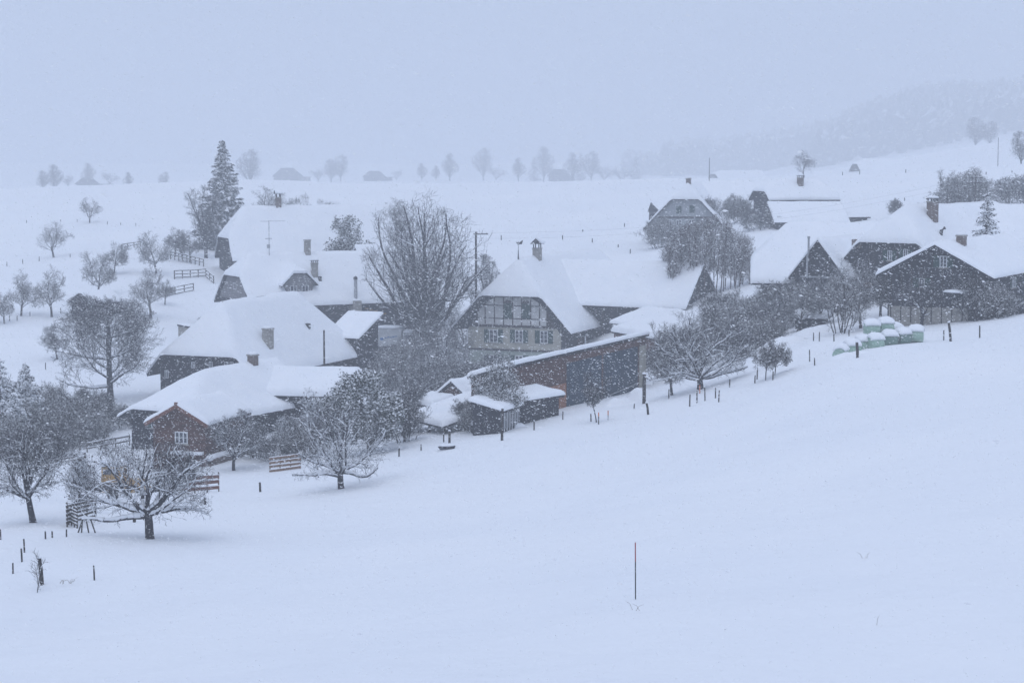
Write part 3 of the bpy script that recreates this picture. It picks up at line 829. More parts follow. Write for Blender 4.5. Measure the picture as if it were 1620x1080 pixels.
H8 = House('stepped_barn', 'barn with two snow roofs one above the other and a brick chimney', 'barn',
           40.83, 329.96, 76, 9.4, 12.43, 23.2, 26.4, 19.0, 24.6, 3.0, 24.6, 3.0, ovf=.5, ovb=.5, ovs=.9, wall='wood')
u, v, z = H8.roofhit(1266, 293); H8.chimney(u, v, z + 1.5, 0.85, 0.85, 'brick', 'plate')
mono_shed('stepped_barn_annex', 'lower lean-to of the stepped barn with its own snow roof above a shrub', 'lean-to',
          (P(1229, 346, 318).x, 318), (P(1341, 343, 318).x, 318.5), 6.0, P(1270, 322, 325).z, P(1270, 347, 318).z - .3, 18.0, 'wood', .3)
mono_shed('barn_ramp_shed', 'dark triangular shed end sticking out beside the stepped barn', 'shed',
          (P(1336, 345, 320).x, 320), (P(1372, 345, 322).x, 322), 4, 21.2, 20.6, 18, 'wood', .12)

H9a = House('long_cottage', 'long cottage roof with a sharp dark gable and a metal stovepipe', 'house',
            27.8, 231.0, 97, 16.0, 21.0, 16.1, 22.5, 11.5, 18.2, 4.2, None, 0, ovf=1.0, ovb=.5, ovs=1.3, wall='wood')
H9g = House('cross_gable', 'sharp dark boarded gable standing in front of the long cottage roof', 'house',
            33.4, 217.5, 33, 6.9, 12.0, 16.9, 21.1, 11.5, ovf=.45, ovb=.3, ovs=.5, wall='wood')
def stovepipe():
    s = H9g
    u, z0 = s.front(1276, 440, -0.3); _, z1 = s.front(1276, 377, -0.3)
    p = MB().tube([(u, -.2, z0), (u, -.2, z0 + (z1 - z0) * .55), (u + .15, -.2, z0 + (z1 - z0) * .65), (u + .15, -.2, z1)], .12, 8).build('stovepipe', M['metal'], s.root)
    MB().tube([(u + .15, -.2, z1 + .001), (u + .15, -.2, z1 + .22)], .17, 8).build('pipe_cap', M['metal'], p)
    zz = s.front(1290, 438)[1]; s.panel('ledge', -2.2, 2.2, zz - .08, zz + .08, 'metal', None, .12)
stovepipe()
H9b = House('half_hipped_house', 'dark farmhouse with half-hipped gable and tall brick chimney above the orchard', 'house',
            40.57, 214.92, 39.6, 12.5, 28.4, 18.2, 24.67, 12.2, 20.98, 3.64, 23.4, 2.9, ovf=.8, ovb=.8, ovs=1.1, wall='wood')
def hh():
    s = H9b
    for x, y in ((1408, 404), (1433, 402)):
        a, z1 = s.front(x - 3.5, y - 8); b, z0 = s.front(x + 3.5, y + 8); s.window(a, b, z0, z1, 'front', .5, (2, 2))
    u, v, z = s.roofhit(1475, 347); s.chimney(u, v, z + 2.2, .95, .95, 'brick', 'plate')
    u, v, z = s.roofhit(1488, 372); MB().tube([(u, v, z), (u + .1, v, z + .8), (u + .5, v, z + 1.1)], .2, 8).build('roof_vent', M['dark_metal'], s.root)
    u, z = s.front(1353, 384, .1); MB().box(u - .5, u + .5, .2, 1.2, z - .6, z + .35).build('vent_stack', M['brick'], s.root)
    a, z1 = s.front(1366, 446); b, z0 = s.front(1400, 456); s.panel('ochre_board', a, b, z0, z1, 'rail_tan', None, .07)
    for i in range(6):
        s.panel('cladding_post', -4.6 + i * 1.8, -4.45 + i * 1.8, 0, min(s.zr - s.sl * abs(-4.5 + i * 1.8) - 1.0, s.zh - .6), 'timber', None, .06)
hh()
RW = House('ridge_wing', 'snow-roofed wing running back behind the tall brick chimney', 'house',
           49.5, 233.0, 100, 15.0, 20.0, 17.5, 24.6, 14.0, 20, 3, None, 0, ovf=.5, ovb=.5, ovs=1.0, wall='wood')
H10 = House('board_house', 'low-gabled dark board house with a white attic window on the field edge', 'house',
            39.24, 184.8, 28.9, 11.07, 24.0, 19.05, 21.98, 13.6, ovf=.9, ovb=.5, ovs=.8, wall='wood', snow=.4)
def board_house():
    s = H10
    a, z1 = s.front(1487, 404.5); b, z0 = s.front(1498.5, 423); s.window(a, b, z0, z1, 'front', .55, (2, 3))
    a, z1 = s.front(1454, 440); b, z0 = s.front(1463, 455); s.window(a, b, z0, z1, 'front', .5, (2, 2))
    u, z = s.front(1508, 380); u, v, z = s.loc(1508, 382, 190); s.chimney(0.9, 5.5, s.zr + 0.62, .8, .8, 'brick', 'slab')
    a0, z = s.front(1496, 461); b0, _ = s.front(1545, 464)
    cn = MB().box(a0, b0, s.ovf - 1.3, s.ovf, z - .2, z - .02).build('canopy', M['wood'], s.root)
    d = dome((a0 + b0) / 2, s.ovf - .65, z - .018, (b0 - a0) / 2, .7, .28); d.build('canopy_snow', M['snow'], cn, True)
    a, z1 = s.front(1486, 478); b, z0 = s.front(1520, 505); s.panel('stone_base', -4.6, 3.0, -2, z1 - .5, 'stone', None, .05)
    zz = s.front(1480, 440)[1]
    for i in range(10):
        u = -4.4 + i * .98
        s.panel('cover_strip', u - .05, u + .05, 1.0, min(s.zr - s.sl * abs(u) - .6, 9), 'timber', None, .07)
    for px in (1603,):
        v0, z1 = s.right(px - 3, 438); v1, z0 = s.right(px + 3, 454); s.window(min(v0, v1), max(v0, v1), z0, z1, 'right', .4, (2, 2))
    m = MB().box(s.w/2 - s.ovs, s.w/2 - s.ovs + 3.2, 1.5, 9.0, -2, 2.6); m.build('side_annex', M['wood'], s.root)
board_house()

# ------------------------------------------------------------------ yard sheds in front of the machine shed
def small_gable(name, label, apex, left, rightp, D, l, zb, wall, snow=.25, yaw=20, group=None):
    a = P(*apex, D); b = P(*left, D); c = P(*rightp, D)
    w = (c.x - b.x) / math.cos(math.radians(yaw)); cx = (b.x + c.x) / 2
    return House(name, label, 'shed', cx, D, yaw, w, l, (b.z + c.z) / 2, a.z, zb, ovf=.3, ovb=.3, ovs=.3, wall=wall, snow=snow, group=group)
small_gable('garden_shed', 'small red-brown garden shed with a steep snowy gable beside the carport', (717, 603), (686, 631), (741, 624), 186, 5, 5.5, 'woodred')
mono_shed('covered_tank', 'low snow-laden bin roof beside the small garden shed', 'shed', (P(655, 637, 186).x, 186), (P(686, 632, 186).x, 184), 2.2, P(665, 624, 189).z, P(670, 637, 186).z, 5.2, 'wood', .55, .2)
def carport():
    a, b = P(653, 660, 170), P(703, 668, 165)
    root, L, h = mono_shed('carport', 'open timber carport with a thick rounded snow roof on posts', 'carport', (a.x, a.y), (b.x, b.y), 5.4, P(735, 634, 170).z, P(680, 667, 167).z, gz(b.x, b.y) - .1, snow=.5, over=.35, walls=False)
    for i, (u, v) in enumerate(((.1, .1), (L / 2, .1), (L - .1, .1), (.1, 5.2), (L / 2, 5.2), (L - .1, 5.2))):
        MB().box(u - .08, u + .08, v - .08, v + .08, -1.5, h(u, v) - .205).build('post', M['timber'], root)
    for v in (.1, 5.2):
        MB().box(.2, L - .2, v - .05, v + .05, .9, 1.05).build('rail', M['rail'], root)
    MB().box(.3, L - .3, 5.0, 5.06, -.5, 1.2).build('back_board', M['wood'], root)
carport()
def greenhouse():
    a, b = P(793, 657, 160.5), P(822, 648, 164.5)
    root, L, h = mono_shed('greenhouse', 'glazed lean-to with a rounded snow roof behind the apple tree', 'greenhouse', (a.x, a.y), (b.x, b.y), 2.5, P(800, 629, 164).z, P(808, 645, 162).z, gz(a.x, a.y) - .1, 'wood', .45, .2)
    n = 7; z1 = h(0, 0) - .25
    for i in range(n):
        u0, u1 = L * i / n + .06, L * (i + 1) / n - .06
        MB().box(u0, u1, -.05, .02, .35, z1).build('pane', M['glass'], root)
        MB().box(u0 - .06 - .03, u0 - .06 + .03, -.08, .02, .0, z1 + .02).build('glazing_bar', M['frame'], root)
    return root
greenhouse()
a, b = P(826, 655, 165.5), P(884, 645, 169.5)
mono_shed('log_shed', 'dark open log shed with snow sliding off its right end', 'shed', (a.x, a.y), (b.x, b.y), 2.4, P(850, 617, 170).z, P(850, 629, 167).z, gz(a.x, a.y) - .2, 'wood', .4, .35)
a, b = P(1005, 622, 206), P(1062, 606, 212)
small_gable('field_shed', 'little dark shed in the orchard with a low snowy roof', (122, 462), (104, 474), (150, 482), 282, 5.5, 7.0, 'wood', .3, 40)
mono_shed('wall_garage', 'grey concrete garage corner peeping out behind the hipped farmhouse', 'garage', (P(282, 520, 246).x, 246), (P(300, 530, 243).x, 243), 4, P(285, 512, 250).z, P(290, 513, 246).z, 4.5, 'stone', .15, .1)
a, b = P(1130, 500, 222), P(1196, 502, 218)
mono_shed('bush_shed', 'low shed roof buried in snow among shrubs beside the barn wing', 'shed', (a.x, a.y), (b.x, b.y), 5, P(1150, 486, 228).z, P(1150, 498, 222).z, 9.0, 'wood', .5)
a, b = P(1258, 508, 207), P(1303, 506, 206)
mono_shed('wood_store', 'squat wood store under a thick cushion of snow below the sharp gable', 'shed', (a.x, a.y), (b.x, b.y), 2.5, P(1280, 497, 209).z, P(1280, 502, 207).z, 11.5, 'wood', .6)

# far houses beyond the crest of the field
FAR = [(455, 1550, 26, 9.5, 14, 256, 281, 'far farmhouse in the fog with dark half-hipped gable beside a round tree'),
       (592, 1550, 20, 8, 14, 264, 281, 'far fog-bound house with a long low roof past the crest'),
       (884, 1550, 19, 8, 14, 260, 280, 'far house among trees, barely visible through the falling snow'),
       (1128, 1000, 16, 7, 75, 270, 284, 'far white roof behind the upper barn wing'),
       (1352, 820, 11, 7, 74, 252, 272, 'far farmstead half buried in the snowy slope'),
       (138, 1350, 19, 8, 15, 275, 292, 'far small farmhouse on the left crest between bare trees')]
for px, D, w, hgt, yaw, yt, yb, lab in FAR:
    zt = P(px, yt, D).z; zb = P(px, yb, D).z
    x = P(px, yb, D).x
    hf = House('far_farmhouse', lab, 'house', x, D, yaw, w, 20 if yaw < 50 else 26, zb + (zt - zb) * .06, zt, zb - 3, zb + (zt - zb) * .62, 4.0, None, 0, ovf=.8, ovb=.5, ovs=1.2, wall='wood', snow=.4, group='far houses in the fog')
    for q in (-2.2, 1.2): hf.panel('window', q, q + 1.1, 3.2, 4.4, 'glass', None, .05)
# ------------------------------------------------------------------ trees: grown branch by branch inside a crown shape
def rnd_perp(d, rg):
    v = Vector((rg.gauss(0, 1), rg.gauss(0, 1), rg.gauss(0, 1))); v -= d * v.dot(d)
    return v.normalized() if v.length > 1e-5 else d.orthogonal().normalized()
class Tree:
    def __init__(s, seed): s.rg = random.Random(seed); s.lines = []; s.leaf_at = []; s.amp = .6
    def inside(s, p): return ((p.x - s.c.x) / s.R.x) ** 2 + ((p.y - s.c.y) / s.R.y) ** 2 + ((p.z - s.c.z) / s.R.z) ** 2 < s.slack(p)
    def slack(s, p): return 1.0 + s.amp * mnoise.noise(p * s.lump + Vector((s.off, 0, 0)))
    def grow(s, p, d, L, r, lv):
        rg = s.rg; sp = s.spec; n = max(2, int(L / sp['seg'][lv])); st = L / n
        pts = [p.copy()]; rad = [r]; d = d.normalized(); p = p.copy(); r1 = r * sp['taper'][lv]
        for i in range(n):
            d = (d + rnd_perp(d, rg) * sp['wig'][lv] + Vector((0, 0, sp['trop'][lv]))).normalized()
            q = p + d * st
            if lv > 0 and i > 0 and not s.inside(q):
                if not (lv == 1 and q.z < s.c.z and math.hypot((q.x - s.c.x) / s.R.x, (q.y - s.c.y) / s.R.y) < .9): break
            p = q; pts.append(p.copy()); rad.append(r + (r1 - r) * (i + 1) / n)
        m = len(pts) - 1
        if m < n: rad = [r + (r1 - r) * i / m for i in range(m + 1)] if m else rad
        s.lines.append((pts, rad, lv))
        if lv + 1 >= len(sp['n']): 
            s.leaf_at.append((pts[-1], d)); return
        k = sp['n'][lv]; k = k if isinstance(k, int) else rg.randint(*k)
        if lv >= 1: k = max(1, int(k * min(1.3, len(pts) * st / max(L, .01) + .15)))
        az = rg.uniform(0, 6.28); m = len(pts) - 1
        for i in range(k):
            t = sp['from'][lv] + (1 - sp['from'][lv]) * (i + rg.random() * .9) / k
            f = min(m - 1e-4, t * m); j = int(f); bp = pts[j].lerp(pts[j + 1], f - j); bd = (pts[j + 1] - pts[j]).normalized()
            az += 2.4 + rg.uniform(-.5, .5)
            a = bd.orthogonal().normalized(); b = bd.cross(a); side = a * math.cos(az) + b * math.sin(az)
            if sp['flat'][lv]: side.z *= 1 - sp['flat'][lv]; side.normalize()
            ang = sp['ang'][lv] * rg.uniform(*(sp.get('range', (.75, 1.25)) if lv == 0 else (.75, 1.25)))
            nd = bd * math.cos(ang) + side * math.sin(ang)
            nl = sp['len'][lv] * rg.uniform(.7, 1.2) * (1 - sp['sh'][lv] * t)
            rr = (rad[j] + (rad[j + 1] - rad[j]) * (f - j)) * sp['rr'][lv] * rg.uniform(.75, 1.0)
            s.grow(bp, nd, nl, max(rr, s.rmin), lv + 1)
        if lv >= 1 or sp.get('lead', True):
            pass
    def build(s, name, bark, kt=3, snow_lv=2, snow_amt=1.0, smat='snow', trunk_lv=1):
        """meshes: trunk with limbs, crown of twigs, snow lying on the limbs"""
        mb = MB(); V = []; Fq = []; SV = []; SF = []
        seg = [[], [], [], [], [], []]; ss = []
        for pts, rad, lv in s.lines:
            if lv <= trunk_lv:
                mb.tube(pts, rad, 8 if lv == 0 else 6, True)
            else:
                for i in range(len(pts) - 1): seg[lv].append((*pts[i], *pts[i + 1], rad[i], rad[i + 1]))
            if lv <= snow_lv:
                for i in range(len(pts) - 1):
                    dd = pts[i + 1] - pts[i]; hz = math.hypot(dd.x, dd.y) / max(dd.length, 1e-6)
                    if hz > .35 and (lv < 3 or s.rg.random() < .3): ss.append((*pts[i], *pts[i + 1], rad[i] * hz, rad[i + 1] * hz))
        out = {'trunk': mb.mesh(name + '_trunk', M[bark], True)}
        V, Fq = prisms([x for q in seg for x in q], kt, s.rg.random())
        if len(V): out['crown'] = np_mesh(name + '_crown', V, Fq, M[bark])
        if ss:
            A = np.array(ss); sh = np.minimum(np.maximum(A[:, 6:], .010) * .9 + .012, .15) * snow_amt
            A[:, 2] += A[:, 6] * .62 + sh[:, 0] * .25; A[:, 5] += A[:, 7] * .62 + sh[:, 1] * .25
            A[:, 6] = A[:, 6] * .62 + sh[:, 0] * .5; A[:, 7] = A[:, 7] * .62 + sh[:, 1] * .5
            nz = np.random.RandomState(int(s.rg.random() * 1e6)).uniform(.6, 1.35, (len(A), 2)); A[:, 6:] *= nz
            V, Fq = prisms(A, 5, .3); out['snow'] = np_mesh(name + '_snow', V, Fq, M[smat], True)
        return out
def prisms(segs, k, roll):
    A = np.array(segs, dtype=float)
    if len(A) == 0: return np.zeros((0, 3)), np.zeros((0, 4), int)
    p0, p1 = A[:, :3], A[:, 3:6]; d = p1 - p0; d /= np.maximum(np.linalg.norm(d, axis=1, keepdims=True), 1e-9)
    up = np.where(np.abs(d[:, 2:3]) > .9, np.array([[1., 0, 0]]), np.array([[0, 0, 1.]]))
    a = np.cross(d, up); a /= np.linalg.norm(a, axis=1, keepdims=True); b = np.cross(d, a)
    rs = np.random.RandomState(int(roll * 1e6) % 2**31).uniform(0, 6.28, len(A)) if k == 3 else np.zeros(len(A))
    vs = []
    for p, r in ((p0, A[:, 6]), (p1, A[:, 7])):
        for j in range(k):
            t = rs + 2 * math.pi * j / k
            vs.append(p + (a * np.cos(t)[:, None] + b * np.sin(t)[:, None]) * r[:, None])
    V = np.stack(vs, 1); n = len(A); base = (np.arange(n) * 2 * k)[:, None]
    Fq = np.concatenate([base + np.array([[j, (j + 1) % k, k + (j + 1) % k, k + j]]) for j in range(k)], 0)
    return V.reshape(-1, 3), Fq
def leaves(name, pts, size, mat, n_each, spread, seed, droop=.0, flat=.5):
    """leaf-sized faces scattered round twig ends"""
    rs = np.random.RandomState(seed); P0 = np.array([p for p, d in pts]); P0 = np.repeat(P0, n_each, 0)
    P0 = P0 + rs.normal(0, spread, P0.shape); n = len(P0)
    u = rs.normal(0, 1, (n, 3)); u[:, 2] *= flat; u[:, 2] -= droop; u /= np.linalg.norm(u, axis=1, keepdims=True)
    w = np.cross(u, rs.normal(0, 1, (n, 3)) * .7 + np.array([0, 0, 1.0])); w /= np.linalg.norm(w, axis=1, keepdims=True)
    sz = size * rs.uniform(.6, 1.3, (n, 1))
    V = np.stack([P0 - u * sz * .5, P0 + w * sz * .3, P0 + u * sz * .5, P0 - w * sz * .3], 1).reshape(-1, 3)
    return np_mesh(name, V, np.arange(n * 4).reshape(-1, 4), M[mat])

def apple(seed, h, rx, trunk, lean=0.0, dense=1.0, bark='bark', low=0.75, r0=None, lim=6, snow_amt=1.0, ry=None, asc=0.95, kt=3, fine=1.0, limbs=()):
    t = Tree(seed); t.amp = 1.0; t.rmin = .011 * fine; t.lump = .5; t.off = seed * 3.1
    zc = (h + trunk * low) / 2
    t.c = Vector((lean * 1.6, 0, zc + .1)); t.R = Vector((rx, ry or rx * .9, (h - trunk * low) / 2 + .15))
    r0 = r0 or h * .036
    k = h / 6.0
    t.spec = dict(seg=[.35 * k, .34 * k, .3 * k, .24 * k, .2 * k], taper=[.78, .34, .3, .3, .5], wig=[.09, .19, .24, .25, .25], trop=[.02, .03, .03, .045, .02],
                  n=[lim, (8, 11), (6, 8), (max(1, int(4 * dense)), max(2, int(6 * dense))), 0], ang=[asc, .85, .8, .75, .6], len=[rx * 1.25, rx * .62, rx * .34, .36 * k ** .5, .2],
                  sh=[.12, .45, .4, .3, 0], rr=[.55, .48, .42, .5, .5], flat=[0, .15, 0, 0, 0], **{'from': [.72, .28, .2, .15, 0]})
    t.limbs = limbs
    t.grow_all(trunk, lean, r0, h)
    return t
def _grow_all(t, trunk, lean, r0, h):
    # trunk, then a few steep leaders so that the middle of the crown fills
    d = Vector((lean * .22, 0, 1)).normalized()
    t.grow(Vector((0, 0, -.4)), d, trunk + .4, r0, 0)
    top = t.lines[0][0][-1]
    for i in range(2):
        a = t.rg.uniform(0, 6.28)
        t.grow(top, Vector((math.cos(a) * .35, math.sin(a) * .35, 1)), (h - trunk) * .9, r0 * .5, 1)
    for dx, dy, dz, L, q in t.limbs:
        t.grow(top + Vector((0, 0, -.15 - .3 * t.rg.random())), Vector((dx, dy, dz)), L, r0 * q, 1)
    pts, rad, lv = t.lines[0]; rad[0] *= 1.45
    if len(rad) > 2: rad[1] *= 1.12
Tree.grow_all = _grow_all
def linden(seed, h, rx, trunk=2.5, stems=9, dense=1.0, up=.42, r0=None, low=.12, fine=1.0, droop=0.0):
    t = Tree(seed); t.rmin = .016 * fine; t.lump = .22; t.off = seed * 1.7
    t.c = Vector((0, 0, h * (.5 + low * .5))); t.R = Vector((rx, rx * .9, h * (.5 - low * .5) + .3))
    r0 = r0 or h * .022
    k = h / 20
    t.spec = dict(seg=[.8 * k, .95 * k, .75 * k, .55 * k, .4 * k], taper=[.75, .22, .25, .3, .5], wig=[.05, .11, .13, .18, .2], trop=[.02, .045, .035, .04 - droop, .03 - droop],
                  n=[stems, (11, 13), (6, 8), (max(1, int(4 * dense)), max(2, int(6 * dense))), 0], range=(.2, 1.8), ang=[up, .66, .7, .68, .5], len=[h * .86, rx * .82, rx * .36, rx * .16, .3],
                  sh=[.1, .5, .35, .3, 0], rr=[.62, .46, .5, .55, .5], flat=[0, 0, 0, 0, 0], **{'from': [.55, .12, .18, .1, 0]})
    t.grow(Vector((0, 0, -.5)), Vector((.02, 0, 1)), trunk + .5, r0, 0)
    top = t.lines[0][0][-1]
    t.grow(top, Vector((.03, .02, 1)), h * .86, r0 * .6, 1)
    t.lines[0][1][0] *= 1.35
    return t
def oak(seed, h, rx, trunk, r0, dense=1.0):
    """straight bole with wide arching limbs all the way up"""
    t = Tree(seed); t.rmin = .014; t.lump = .3; t.off = seed
    t.c = Vector((0, 0, h * .56)); t.R = Vector((rx, rx * .85, h * .45))
    k = h / 12
    t.spec = dict(seg=[.6 * k, .55 * k, .45 * k, .36 * k, .3], taper=[.22, .25, .3, .35, .5], wig=[.03, .12, .17, .2, .2], trop=[.03, .05, .05, .055, .03],
                  n=[24, (10, 12), (7, 9), (max(2, int(4 * dense)), max(3, int(6 * dense))), 0], ang=[1.25, .72, .7, .68, .5], len=[rx * 1.15, rx * .5, rx * .26, .42 * k, .3],
                  sh=[.48, .4, .35, .3, 0], rr=[.5, .42, .45, .55, .5], flat=[0, .2, 0, 0, 0], **{'from': [.17, .2, .15, .1, 0]})
    t.grow(Vector((0, 0, -.5)), Vector((.01, 0, 1)), h * .93, r0, 0)
    t.lines[0][1][0] *= 1.3
    return t
def bush(seed, h, rx, stems=14, dense=1.0, fine=1.0, up=.5):
    t = Tree(seed); t.rmin = .012 * fine; t.lump = .8; t.off = seed * .9
    t.c = Vector((0, 0, h * .45)); t.R = Vector((rx, rx * .85, h * .6))
    k = max(h, rx) / 3
    t.spec = dict(seg=[.3 * k] * 4, taper=[.35, .35, .35, .5], wig=[.14, .18, .22, .2], trop=[.02, .03, .04, .02], n=[(8, 10), (6, 8), (max(1, int(3 * dense)), max(2, int(5 * dense))), 0],
                  ang=[.6, .7, .7, .5], len=[h * .62, h * .34, h * .17, .2], sh=[.4, .35, .3, 0], rr=[.6, .6, .6, .5], flat=[0, 0, 0, 0], **{'from': [.15, .15, .1, 0]})
    for i in range(stems):
        a = 6.283 * i / stems + t.rg.uniform(-.3, .3); q = t.rg.random() ** .6
        p = Vector((math.cos(a) * rx * .5 * q, math.sin(a) * rx * .4 * q, -.3))
        t.grow(p, Vector((math.cos(a) * up * (.3 + q) * rx / h * 1.3, math.sin(a) * up * (.3 + q) * rx / h * 1.3, 1)), h * t.rg.uniform(.8, 1.15), .035 * k, 0)
    return t
def conifer(seed, h, rx, whorl=.55, dens=1.0, ragged=.25, low=.05, size=.34):
    """trunk, drooping boughs and needle sprays; returns meshes"""
    rg = random.Random(seed); rs = np.random.RandomState(seed)
    mb = MB().tube([(0, 0, -.4), (0, 0, h * .5), (0, 0, h)], [h * .016 + .06, h * .010 + .03, .015], 8)
    segs = []; C = []; U = []; S = []; snow = []
    z = h * low
    while z < h * .985:
        f = 1 - z / h; L0 = rx * (f ** .85) * (1 - .25 * (f > .9)) + .12
        nb = max(4, int((5 + 5 * f) * dens)); a0 = rg.uniform(0, 6.28)
        for i in range(nb):
            a = a0 + 6.283 * i / nb + rg.uniform(-.25, .25); L = L0 * rg.uniform(1 - ragged, 1 + ragged * .7)
            zz = z + rg.uniform(-.5, .5) * whorl
            dx, dy = math.cos(a), math.sin(a); n = max(3, int(L / .3)); last = Vector((0, 0, zz))
            for j in range(1, n + 1):
                t = j / n; drop = -.42 * L * t + .25 * L * t * t * (1.0 if f < .8 else .6)
                p = Vector((dx * L * t, dy * L * t, zz + drop)); segs.append((*last, *p, .035 * (1 - t) + .012, .035 * (1 - t) + .01))
                wdt = (.16 + .30 * L * (1 - t) * (.3 + t)) * 1.0
                for q in range(int((3 + 4 * (1 - t)) * dens + 1)):
                    sd = rg.choice((-1, 1)) * rg.random() * wdt
                    c = (p.x - dy * sd + rg.gauss(0, .05), p.y + dx * sd + rg.gauss(0, .05), p.z - abs(sd) * .38 - rg.random() * .16 + .03)
                    ang = a + (.7 if sd > 0 else -.7) + rg.gauss(0, .3)
                    C.append(c); U.append((math.cos(ang), math.sin(ang), -.45 + rg.gauss(0, .3))); S.append(size * rg.uniform(.6, 1.25) * (.6 + .4 * f))
                if rg.random() < .75 and L > .25:
                    snow.append((p.x, p.y, p.z + .05, wdt * rg.uniform(.35, .75), a))
                last = p
        z += whorl * (.55 + .6 * f)
    C = np.array(C); U = np.array(U); U /= np.linalg.norm(U, axis=1, keepdims=True); S = np.array(S)[:, None]
    W = np.cross(U, rs.normal(0, .45, U.shape) + np.array([0, 0, 1.])); W /= np.linalg.norm(W, axis=1, keepdims=True)
    V = np.stack([C - U * S * .5, C - U * S * .05 + W * S * .3, C + U * S * .6, C - U * S * .05 - W * S * .3], 1).reshape(-1, 3)
    out = {'trunk': mb.mesh('conifer_trunk', M['bark'], True)}
    V2, F2 = prisms(segs, 3, .5)
    out['boughs'] = np_mesh('boughs', V2, F2, M['bark'])
    out['crown'] = np_mesh('needles', V, np.arange(len(V)).reshape(-1, 4), M['needle'])
    sv = []; sf = []
    for x, y, zz, r, a in snow:
        o = len(sv); r = min(r, .45); e = rg.uniform(.06, .14)
        for j in range(6):
            t = j * 1.047 + a; q = rg.uniform(.7, 1.2); sv.append((x + r * q * math.cos(t), y + r * q * math.sin(t), zz - .05 - .3 * r * (rg.random())))
        sv.append((x, y, zz + e)); sv.append((x, y, zz - .08))
        for j in range(6): sf.append((o + j, o + (j + 1) % 6, o + 6)); sf.append((o + (j + 1) % 6, o + j, o + 7))
    out['snow'] = np_mesh('bough_snow', np.array(sv), np.array(sf), M['snow'], True)
    return out
def put(meshes, name, label, cat, loc, rz=0.0, sc=1.0, group=None):
    o = thing(name, label, cat, loc, rz, group)
    if isinstance(sc, (int, float)): sc = (sc, sc, sc)
    for part, me in meshes.items():
        c = link(part, me, o); c.scale = sc
        if part in ('snow', 'leaves', 'boughs'): c['kind'] = 'stuff'
    return o
PR = {}                                              # tree meshes grown once and shared by alike trees
def proto(key, fn):
    if key not in PR: PR[key] = fn()
    return PR[key]
# ------------------------------------------------------------------ the orchard in front
def B(px, py): 
    g = G(px, py); return Vector((g.x, g.y, g.z - .05))
def plant(): pass
put(apple(21, 5.8, 4.5, 1.75, -.15, .7, r0=.27, lim=5, asc=.95, low=.62, limbs=((.9, -.3, .62, 4.6, .62), (1, .1, .1, 3.4, .5), (-.8, -.2, .62, 4.2, .6), (-1, -.35, .02, 3.9, .5), (-.35, .6, .8, 3.8, .5), (.3, .7, .35, 3.5, .45))).build('apple', 'bark_bare', 3, 2, 1.5), 'apple_tree', 'wide snow-laden apple tree with a stout trunk in front of the red hurdle', 'tree', B(237, 853))
put(apple(34, 5.9, 4.4, 1.5, .1, .7, r0=.24, lim=6, asc=1.1, low=.75, limbs=((1, -.2, .16, 4.6, .45), (-1, -.2, .05, 4.6, .5), (-.8, .3, .45, 3.6, .5), (.7, .5, .5, 3.5, .5), (.2, -.6, .4, 3.0, .45))).build('apple', 'bark_bare', 3, 2, 1.5), 'apple_tree', 'flat-topped apple tree with low outstretched limbs beside the tan hurdle', 'tree', B(541, 775))
put(apple(53, 5.7, 3.4, 1.8, -.6, .9, r0=.21, lim=5, low=.7, limbs=((-1, -.1, .5, 4.2, .6), (.7, -.2, .75, 3.2, .5), (-.1, .1, 1, 4.2, .6))).build('apple', 'bark_bare', 3, 2, 1.3), 'apple_tree', 'leaning old apple tree near the grey hay rack', 'tree', B(54, 822))
t = apple(61, 8.1, 2.7, .9, 0, .9, r0=.2, lim=7, asc=.7); ms = t.build('ivy', 'bark_white', 3, 1, 1.0); ms['leaves'] = leaves('leaves', t.leaf_at, .26, 'leaf', 5, .16, 5)
put(ms, 'ivy_tree', 'tall ivy-dark evergreen tree rising behind the flat-topped apple tree', 'tree', B(586, 716))
t = apple(62, 6.8, 2.1, .6, 0, .9, r0=.14, lim=7, asc=.6); ms = t.build('ivy', 'bark_white', 3, 1, 1.0); ms['leaves'] = leaves('leaves', t.leaf_at, .24, 'leaf', 5, .16, 6)
put(ms, 'evergreen_tree', 'slender evergreen tree against the cottage wing wall', 'tree', GD(516, 172))
put(apple(63, 5.5, 2.7, 1.3, .2, 1.2, r0=.15, lim=7, asc=.9).build('apple', 'bark', 3, 2, 1.0), 'plum_tree', 'dense bare plum tree growing between the porch and a stone wall', 'tree', B(370, 745))
put(bush(64, 3.2, 1.3, 9, .8).build('bush', 'bark'), 'bush', 'upright bush behind the tan hurdle by the cottage eaves', 'bush', GD(452, 168))
t = bush(641, 4.6, .9, 4, .3, 1.1, .2); ms = t.build('bush', 'bark_bare'); ms['leaves'] = leaves('leaves', t.leaf_at[::2], .18, 'leafbrown', 1, .03, 9, .5)
put(ms, 'sapling', 'spindly sapling holding dead leaves before the cottage snow roof', 'sapling', GD(492, 168))
t = bush(642, 3.7, 1.2, 6, .4, 1.1, .4); ms = t.build('bush', 'bark_bare'); ms['leaves'] = leaves('leaves', t.leaf_at[::2], .17, 'leafbrown', 1, .03, 19, .5)
put(ms, 'sapling', 'young tree with withered hanging leaves behind the grey hay rack', 'sapling', GD(122, 126))
put(apple(65, 4.4, 1.15, 1.7, 0, .7, r0=.05, lim=6, asc=.6).build('young', 'bark_bare', 3, 0), 'young_tree', 'thin young tree staked before the blue shed sheeting', 'tree', B(944, 665))
t = apple(66, 3.6, 1.25, 1.2, 0, .5, r0=.05, lim=6, asc=.7); ms = t.build('young', 'bark_bare', 3, 0); ms['leaves'] = leaves('leaves', t.leaf_at[::3], .14, 'leafbrown', 1, .03, 3, .6)
put(ms, 'young_tree', 'young fruit tree with clinging dead leaves, the left of a pair', 'tree', B(1210, 601))
